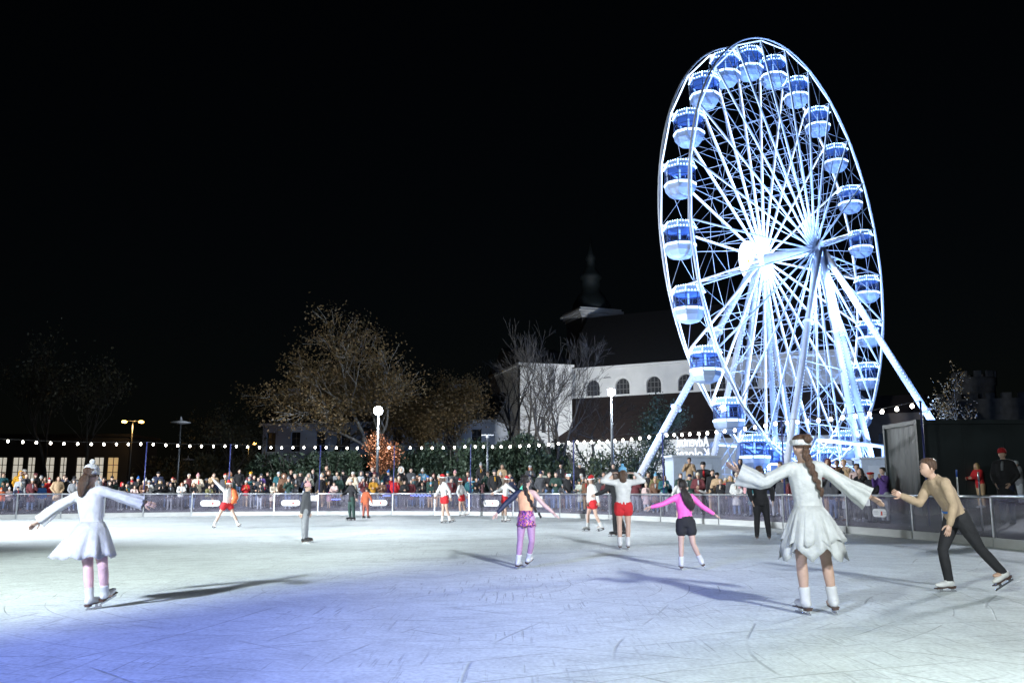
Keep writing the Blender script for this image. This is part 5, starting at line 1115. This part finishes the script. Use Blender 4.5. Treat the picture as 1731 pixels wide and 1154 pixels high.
def skirt_mesh(P,z0,z1,r0,r1,points=0,depth=.0,folds=9,seg=72,sway=(0,0),m=SATIN,seed=1,amp=.08):
    """thin flared skirt from hip height z0 to z1 (fractions of height from pelvis), pointed hem"""
    rng=random.Random(seed); H=P.H; bm=bmesh.new(); n=7; outer=[]
    for j in range(n+1):
        t=j/n; row=[]
        for k in range(seg):
            a=2*PI*k/seg; fold=1+amp*t*math.sin(folds*a+seed)+amp*.5*t*math.sin(folds*2.3*a+1.7*seed)
            rr=(r0+(r1-r0)*t**.8)*fold
            zz=z0+(z1-z0)*t
            if points: zz-=depth*t*t*(abs(((a*points/(2*PI)+seed*.37)%1)-.5)*2)**1.2
            else: zz-=.012*t*math.sin(folds*a)
            row.append(P.pel+P.A*rr*H*math.cos(a)+P.F*rr*.82*H*math.sin(a)+Vector((sway[0]*t*H,sway[1]*t*H,zz*H)))
        outer.append(row)
    C=P.pel
    inner=[[p+(Vector((C.x,C.y,p.z))-p).normalized()*.006 for p in row] for row in outer]
    rings=[*outer,*inner[::-1]]; rv_=rings_loft(bm,rings,False)
    a,b=rv_[0],rv_[-1]
    for k in range(seg): bm.faces.new((b[k],b[(k+1)%seg],a[(k+1)%seg],a[k]))
    bmesh.ops.recalc_face_normals(bm,faces=bm.faces[:])
    return mesh('skirt',bm,m,True)
def shorts_mesh(P,to=.30,flare=1.25,m=CLOTH):
    bm=bmesh.new(); H=P.H; up=Vector((0,0,1))
    rings_loft(bm,[ring(P.pel+up*z*H,P.A,P.F,rx*H,ry*H,16) for z,rx,ry in ((-.05,.095,.074),(-.01,.106,.08),(.03,.1,.075),(.085,.084,.062))])
    for S in 'LR':
        h,k=getattr(P,'hip'+S),getattr(P,'knee'+S); limb(bm,[h,h.lerp(k,to*.6),h.lerp(k,to)],[.062*flare*H,.060*flare*H,.062*flare*H])
    return remesh(bm,.014,'shorts',m,3)
def sleeve_wide(P,S,r=.055,drop=.10,m=SATIN):
    """bell sleeve, wide at the wrist and hanging"""
    H=P.H; sh,el,wr=(getattr(P,n+S) for n in ('sh','el','wr')); bm=bmesh.new(); rows=[]; seg=36
    for j in range(17):
        t=j/16; c=sh.lerp(el,t*2) if t<.5 else el.lerp(wr,(t-.5)*2); d=(el-sh if t<.5 else wr-el).normalized(); u,v=frame(d); 
        if v.z>0: v=-v
        rr0=(.036+(r-.036)*t**1.5)*H; row=[]
        for k in range(seg):
            a=2*PI*k/seg; dr=max(0,math.cos(a)); rr=rr0*(1+.16*t*math.sin(6*a+3*t)+.05*math.sin(19*t+2*a)); row.append(c+v*(rr*math.cos(a)+drop*H*dr*max(0,t-.35)**1.2)+u*rr*math.sin(a)*(1-.25*dr*t))
        rows.append(row)
    rings_loft(bm,rows,False); inn=[[p+(rows[j][0]+rows[j][seg//2]-2*p)*.03 for p in rows[j]] for j in range(17)]; rings_loft(bm,inn,False)
    return mesh('sleeve',bm,m,True)
def leotard(P,g=1.06,sleeves='LR',to=.97,m=SATIN,vox=.012):
    bm=bmesh.new(); torso(bm,P,g,-.045,None,1.0)
    for S in sleeves: arm(bm,P,S,1.12,.002,to)
    ball(bm,P.pel-Vector((0,0,.045*P.H)),(.075*P.H,.058*P.H,.04*P.H),12,7)
    return remesh(bm,vox,'dress_top',m,3)
def braid(P,length=.34,side=.0,r=.024,end=None,bush=False,sway=(0,0)):
    H=P.H; bm=bmesh.new(); back=-P.F; p0=P.head+back*.055*H-Vector((0,0,.03*H)); n=12; 
    for k in range(n):
        t=k/(n-1); p=p0+Vector((side*t*H+sway[0]*t*t*H,sway[1]*t*t*H,-length*t*H))+back*(.03*H*math.sin(t*2.2)+.012*H)
        rr=r*H*(1.25-.55*t) if not bush else r*H*(1.0+1.1*math.sin(t*2.6))
        ball(bm,p+P.A*((-1)**k*.006*H),(rr,rr*.85,rr*1.35),9,6)
    return remesh(bm,.010,'braid',HAIRM,1)
PURPLE_PAT=None
def patterned():
    m=bpy.data.materials.new('patterned fabric'); m.use_nodes=True; n=m.node_tree; b=n.nodes['Principled BSDF']; tc=n.nodes.new('ShaderNodeTexCoord'); mp=n.nodes.new('ShaderNodeMapping'); mp.inputs['Scale'].default_value=(30,30,14); mp.inputs['Rotation'].default_value=(0,.6,0)
    v=n.nodes.new('ShaderNodeTexVoronoi'); cr=n.nodes.new('ShaderNodeValToRGB'); cr.color_ramp.interpolation='CONSTANT'
    n.links.new(tc.outputs['Object'],mp.inputs[0]); n.links.new(mp.outputs[0],v.inputs['Vector']); sp=n.nodes.new('ShaderNodeSeparateColor'); n.links.new(v.outputs['Color'],sp.inputs[0]); n.links.new(sp.outputs[0],cr.inputs[0])
    els=cr.color_ramp.elements; els[0].color=(.01,.01,.05,1); els[1].position=.35; els[1].color=(.30,.05,.45,1)
    for pos,c in ((.55,(.70,.12,.25,1)),(.7,(.85,.35,.12,1)),(.85,(.08,.03,.22,1))): q=els.new(pos); q.color=c
    n.links.new(cr.outputs[0],b.inputs['Base Color']); b.inputs['Roughness'].default_value=.5; return m
# --- the woman in white seen from behind
P=pose(1.68,182,lean=(-.03,.02,1),bend=(-.06,.05,1),armL=((-.86,-.05,-.42),(-.92,.2,.42),(-.8,.2,.5)),armR=((.80,-.12,-.58),(.86,-.3,-.5),(.8,-.2,-.55)),legL=((-.03,.03,-1),(.06,.04,-1)),legR=((.16,.05,-1),(.13,.02,-1)),look=(-.35,1,0.0)); P.curl=.2
e=place(1410,1038,P,'R','woman skater in white dress with long braid, seen from behind',skin=(.46,.30,.22)); IVO=(.40,.41,.39)
dr=part(e,'dress',leotard(P,1.08,'LR',.9),IVO); sk=part(dr,'skirt',skirt_mesh(P,.075,-.165,.082,.195,7,.085,9,84,(.01,0),seed=3,amp=.07),IVO); part(dr,'skirt',skirt_mesh(P,.07,-.115,.084,.180,9,.05,11,84,(.012,0),seed=5,amp=.09),IVO)
for S in 'LR': part(dr,'sleeve',sleeve_wide(P,S,.050,.06),IVO)
headpart(e,P,'headband','headband',WHT,1.16); headpart(e,P,'bun_hair','hair',BRH,1.03); part(e,'braid',braid(P,.25,.05,.020,sway=(.03,0)),BRH); skates(e,P,toeL=(-.2,1,.0),toeR=(.15,1,0))
# --- girl in white with arms spread, far left
P=pose(1.40,168,lean=(-.12,.05,1),bend=(-.16,.05,1),armL=((-.86,-.1,-.52),(-.78,-.1,-.66)),armR=((.93,.1,-.28),(.96,.1,-.24)),legL=((.14,.05,-1),(.10,.05,-1)),legR=((.26,-.05,-1),(-.08,.42,-.75)),look=(.15,1,-.05)); P.curl=.25
e=place(150,1030,P,'L','girl skater in white dress and white hat with both arms spread')
dr=part(e,'dress',leotard(P,1.14,'LR',.95),(.46,.46,.46)); part(dr,'skirt',skirt_mesh(P,.085,-.17,.086,.225,0,0,10,72,(-.05,0),seed=2,amp=.08),(.46,.46,.46))
for S in 'LR': part(dr,'sleeve',sleeve_wide(P,S,.044,.02),(.46,.46,.46))
headpart(e,P,'short_hair','hair',BRH,1.02); headpart(e,P,'pompom_beanie','hat',WHT,1.07); part(e,'braid',braid(P,.10,.0,.03),BRH); bm=bmesh.new(); leg(bm,P,'L',1.05,.002); leg(bm,P,'R',1.05,.002); part(e,'tights',remesh(bm,.012,'tights',CLOTH,3),(.62,.40,.42)); skates(e,P)
# --- girl in patterned leotard
P=pose(1.38,160,lean=(-.03,.03,1),bend=(.0,.06,1),armL=((-.72,-.1,-.62),(-.62,-.2,-.66)),armR=((.60,-.25,-.72),(.74,-.25,-.62)),legL=((-.08,.03,-1),(-.10,.02,-1)),legR=((.06,.0,-1),(-.14,.45,-.8)),look=(.75,.75,0)); P.curl=.2
e=place(876,961,P,'L','girl skater in orange and purple patterned leotard with long dark braid',skin=(.60,.40,.34))
PAT=patterned(); dr=part(e,'leotard',leotard(P,1.05,'',.9),(.80,.42,.22))
bm=bmesh.new(); torso(bm,P,1.10,-.05,None,0.4)
for v in list(bm.verts):
    if v.co.z>P.waist.z+.06: v.co.z=P.waist.z+.06
part(dr,'patterned_hip',skirt_mesh(P,.10,-.075,.082,.112,0,0,7,40,(0,0),PAT,4,.05),WHT)
bm=bmesh.new(); arm(bm,P,'L',1.15,.002,.95); part(dr,'sleeve',remesh(bm,.011,'sleeve',SATIN,3),NAVY)
headpart(e,P,'short_hair','hair',DKH,1.05); part(e,'braid',braid(P,.36,.10,.022,sway=(.10,-.02)),DKH); bm=bmesh.new(); leg(bm,P,'L',1.06,.001); leg(bm,P,'R',1.06,.001); part(e,'tights',remesh(bm,.011,'tights',SATIN,3),(.42,.24,.36)); skates(e,P)
# --- girl in pink top and black shorts
P=pose(1.30,176,lean=(-.06,.02,1),bend=(-.03,.03,1),armL=((-.86,-.1,-.42),(-.90,-.1,-.22)),armR=((.72,-.05,-.66),(.82,-.05,-.52)),legL=((-.03,.03,-1),(-.02,.02,-1)),legR=((.10,-.08,-1),(.42,.14,-.9)),look=(-.25,1,-.05)); P.curl=.2
e=place(1152,963,P,'L','girl skater in bright pink top and black shorts with dark ponytail')
part(e,'top',coat_mesh(P,.013,1.10,.002,'crop',True,False,SATIN),(.80,.12,.42)); part(e,'shorts',shorts_mesh(P,.42,1.12),BLK); headpart(e,P,'short_hair','hair',DKH,1.05); part(e,'ponytail',braid(P,.20,.04,.026,bush=True,sway=(.05,0)),DKH); skates(e,P)
# --- skaters in santa hats, white tops and red shorts
def santa(px,py,S,label,H=1.66,top=WHT,low=REDC,hat=REDC,hatkey='santa_hat',hair='long_hair',**kw):
    P=pose(H,**kw); e=place(px,py,P,S,label,'skaters in santa hats')
    part(e,'top',coat_mesh(P,.015,1.16,.004,'crop',True,False,CLOTH),top); part(e,'shorts',shorts_mesh(P,.30,1.2),low); headpart(e,P,hair,'hair',BRH,1.0); headpart(e,P,hatkey,'hat',hat,1.05); skates(e,P); return e,P
santa(362,892,'L','skater in santa hat, white top, red shorts and orange shawl, arm raised',1.52,yaw=40,lean=(.06,0,1),armL=((-.70,0,.65),(-.72,0,.70)),armR=((.80,-.1,-.45),(-.35,-.2,-.9)),legL=((-.45,0,-1),(-.48,0,-1)),legR=((.50,0,-1),(.52,0,-1)),look=(.8,-.5,0))
se=[o for o in COL.objects if o.name.startswith('person') and o.get('label','').find('orange shawl')>0][0]
bm=bmesh.new(); z=1.22
tube(bm,[(-.10,.06,z),(.05,.10,z+.02),(.2,.04,z-.08),(.28,-.02,z-.28),(.22,-.05,z-.46),(.34,-.05,z-.42)],[.05,.08,.10,.11,.08,.03],8); part(se,'shawl',remesh(bm,.018,'shawl',CLOTH,3),ORG)
santa(748,884,'L','skater in santa hat gliding in loose white top beside another santa hat',1.72,yaw=120,lean=(-.10,0,1),armL=((-.4,-.2,-.8),(-.2,-.5,-.5)),armR=((.5,-.1,-.8),(.2,-.3,-.8)),legL=((-.02,0,-1),(-.05,.1,-1)),legR=((.12,.0,-1),(.30,.15,-.9)),look=(1,.2,0))
santa(787,872,'R','skater in santa hat with red shorts crouching before the light pole',1.70,yaw=70,lean=(-.12,0,1),armL=((-.3,-.2,-.9),(.3,-.5,-.6)),armR=((.5,-.1,-.8),(.3,-.3,-.8)),legL=((-.15,0,-1),(.10,.1,-1)),legR=((.08,-.05,-1),(.32,.1,-.95)),look=(.9,-.3,0))
santa(850,882,'L','skater in santa hat reaching back beside the mint green top',1.68,yaw=100,lean=(.14,0,1),armL=((-.70,0,-.5),(-.85,0,-.4)),armR=((.7,-.1,-.5),(.6,-.2,-.5)),legL=((-.16,0,-1),(.02,.1,-1)),legR=((.02,0,-1),(.08,.1,-1)),look=(1,-.2,-.1))
P=pose(1.64,95,lean=(.12,0,1),armL=((-.5,.1,-.7),(-.2,-.2,-.8)),armR=((.5,-.1,-.8),(.6,-.2,-.5)),legL=((-.06,0,-1),(-.2,0,-1)),legR=((.15,0,-1),(.08,0,-1))); e=place(878,878,P,'L','skater in mint green top and green hat beside a santa hat')
part(e,'top',coat_mesh(P,.015,1.16,.004,'crop',True,False,CLOTH),MINT); part(e,'trousers',trousers_mesh(P,.016,1.1),(.35,.36,.38)); headpart(e,P,'long_hair','hair',BRH,1.); headpart(e,P,'beanie','hat',MINT,1.05); skates(e,P)
santa(994,897,'L','skater in santa hat with red shorts, knees bent and feet apart',1.58,yaw=-70,lean=(-.04,0,1),armL=((-.15,-.3,-.9),(-.1,-.4,-.85)),armR=((.35,.0,-.85),(.1,-.4,-.75)),legL=((-.28,-.05,-1),(-.02,0,-1)),legR=((.18,-.05,-1),(.42,0,-.9)),look=(-.6,-.8,-.1))
santa(1062,928,'R','skater in white top and red shorts with hands behind the head',1.62,hat=LBLU,hatkey='pompom_beanie',yaw=178,lean=(0,.02,1),armL=((-.95,0,.12),(.70,.0,.62),(.9,0,.1)),armR=((.95,0,.12),(-.70,.0,.62),(-.9,0,.1)),legL=((-.02,0,-1),(.02,.05,-1)),legR=((.02,0,-1),(-.02,.02,-1)),look=(0,1,.05))
santa(1146,886,'L','skater in loose white top and red scarf before the outrigger leg',1.58,hat=BLK,hatkey='beanie',low=LGRY,yaw=20,lean=(.02,0,1),armL=((-.5,-.1,-.8),(-.1,-.4,-.8)),armR=((.5,-.1,-.8),(.1,-.4,-.8)),legL=((-.05,0,-1),(-.05,0,-1)),legR=((.06,0,-1),(.1,0,-1)))
santa(1222,884,'R','skater in loose white blouse bending forward below the ticket booth',1.6,hat=WHT,hatkey='headband',low=TAN,yaw=-60,lean=(-.16,0,1),bend=(-.38,0,1),armL=((-.7,0,-.5),(-.6,-.2,.2)),armR=((.4,-.1,-.85),(.1,-.3,-.85)),legL=((-.05,0,-1),(.15,0,-1)),legR=((.16,0,-1),(.26,0,-1)),look=(-.9,-.3,-.1))
def clothed(px,py,S,label,H,coat,tr,hatkey,hat,hair='short_hair',cut='short',vox=.017,shoe=BLK,male=False,g=1.22,**kw):
    P=pose(H,male=male,**kw); e=place(px,py,P,S,label); part(e,'coat',coat_mesh(P,vox,g,.006,cut),coat); part(e,'trousers',trousers_mesh(P,vox),tr); headpart(e,P,hair,'hair',BRH,1.)
    if hatkey: headpart(e,P,hatkey,'hat',hat,1.05)
    skates(e,P,shoe); return e,P
clothed(484,868,'L','skater in white beanie, brown jacket and black trousers close to the barrier',1.58,BRN_,BLK,'beanie',WHT,'long_hair',yaw=60,lean=(-.05,0,1),armL=((-.5,-.1,-.8),(.3,-.3,-.7)),armR=((.5,0,-.75),(.6,-.2,-.5)),legL=((-.04,0,-1),(.0,0,-1)),legR=((.20,0,-1),(.28,0,-1)))
clothed(513,918,'L','child skater in dark grey jacket and pale pink hat',1.32,DGRY,GRY,'pompom_beanie',PINK,yaw=90,lean=(.03,0,1),legL=((-.03,0,-1),(.03,0,-1)),legR=((.05,0,-1),(-.03,.3,-.9)))
clothed(592,879,'L','skater in black jacket and white cap below the floodlight mast',1.62,BLK,GRN,'cap',WHT,'short_hair',yaw=-60,lean=(-.08,0,1),armL=((-.5,-.1,-.8),(-.3,-.5,-.2)),armR=((.5,-.1,-.8),(.2,-.3,-.8)),legL=((-.14,0,-1),(.12,0,-1)),legR=((.12,0,-1),(.10,0,-1)),male=True)
clothed(614,876,'L','child skater in rust orange jacket, rust trousers and black hat',1.30,(.42,.10,.04),(.32,.09,.06),'beanie',BLK,yaw=150,lean=(.02,0,1),armL=((-.35,0,-.9),(-.1,-.2,-.9)),armR=((.45,0,-.85),(.3,-.2,-.8)),legL=((-.10,0,-1),(-.05,0,-1)),legR=((.12,0,-1),(.08,0,-1)),g=1.35)
clothed(1280,912,'L','tall skater dressed all in black standing behind the woman in white',1.75,BLK,BLK,None,BLK,yaw=170,lean=(.0,0,1),armL=((-.3,-.1,-.9),(.1,-.4,-.8)),armR=((.3,-.1,-.9),(-.1,-.4,-.8)),legL=((-.04,0,-1),(-.05,0,-1)),legR=((.10,0,-1),(.08,0,-1)),male=True)
clothed(1190,880,'L','skater in black coat beside the white blouse',1.74,BLK,BLK,'cap',DGRY,yaw=150,lean=(0,0,1),legL=((-.04,0,-1),(-.0,0,-1)),legR=((.06,0,-1),(.04,0,-1)),male=True,cut='long')
clothed(1040,906,'L','skater in black jacket partly hidden behind the red shorts',1.6,BLK,BLK,None,BLK,'long_hair',yaw=-70,lean=(-.1,0,1),armL=((-.7,0,-.5),(-.8,0,-.3)),armR=((.4,0,-.8),(.3,0,-.8)),legL=((-.05,0,-1),(0,0,-1)),legR=((.10,0,-1),(.3,0,-.9)))
# --- dark skater striding at the right
P=pose(1.62,-80,lean=(-.34,0,1),bend=(-.72,-.05,1),armL=((-.55,-.1,-.8),(-.62,-.1,.25)),armR=((.25,-.1,-.95),(-.35,-.2,-.85)),legL=((-.42,-.02,-1),(.14,.02,-1)),legR=((.48,.0,-.85),(.66,.02,-.74)),look=(-1,-.1,-.05)); P.curl=.4
e=place(1606,1000,P,'L','skater in beige top and black trousers striding bent forward beside the container',skin=(.44,.28,.20))
part(e,'top',coat_mesh(P,.014,1.16,.004,'crop',True),(.34,.25,.16)); part(e,'trousers',trousers_mesh(P,.014,1.12,.002,1.0,.034),BLK); headpart(e,P,'short_hair','hair',BRH,1.03); bm=bmesh.new(); torso(bm,P,1.2,-.02,[(-.05,.11,.085)],.4)
skates(e,P,WHT)
bm=bmesh.new(); up=P.spine; s0=P.pel+(P.waist-P.pel)*.75; rings_loft(bm,[ring(s0+(P.waist-P.pel).normalized()*z,P.A,(P.waist-P.pel).normalized().cross(P.A).normalized(),.145,.118,16) for z in (-.012,.012)]); part(e,'belt',mesh('belt',bm,CLOTH),BLU)
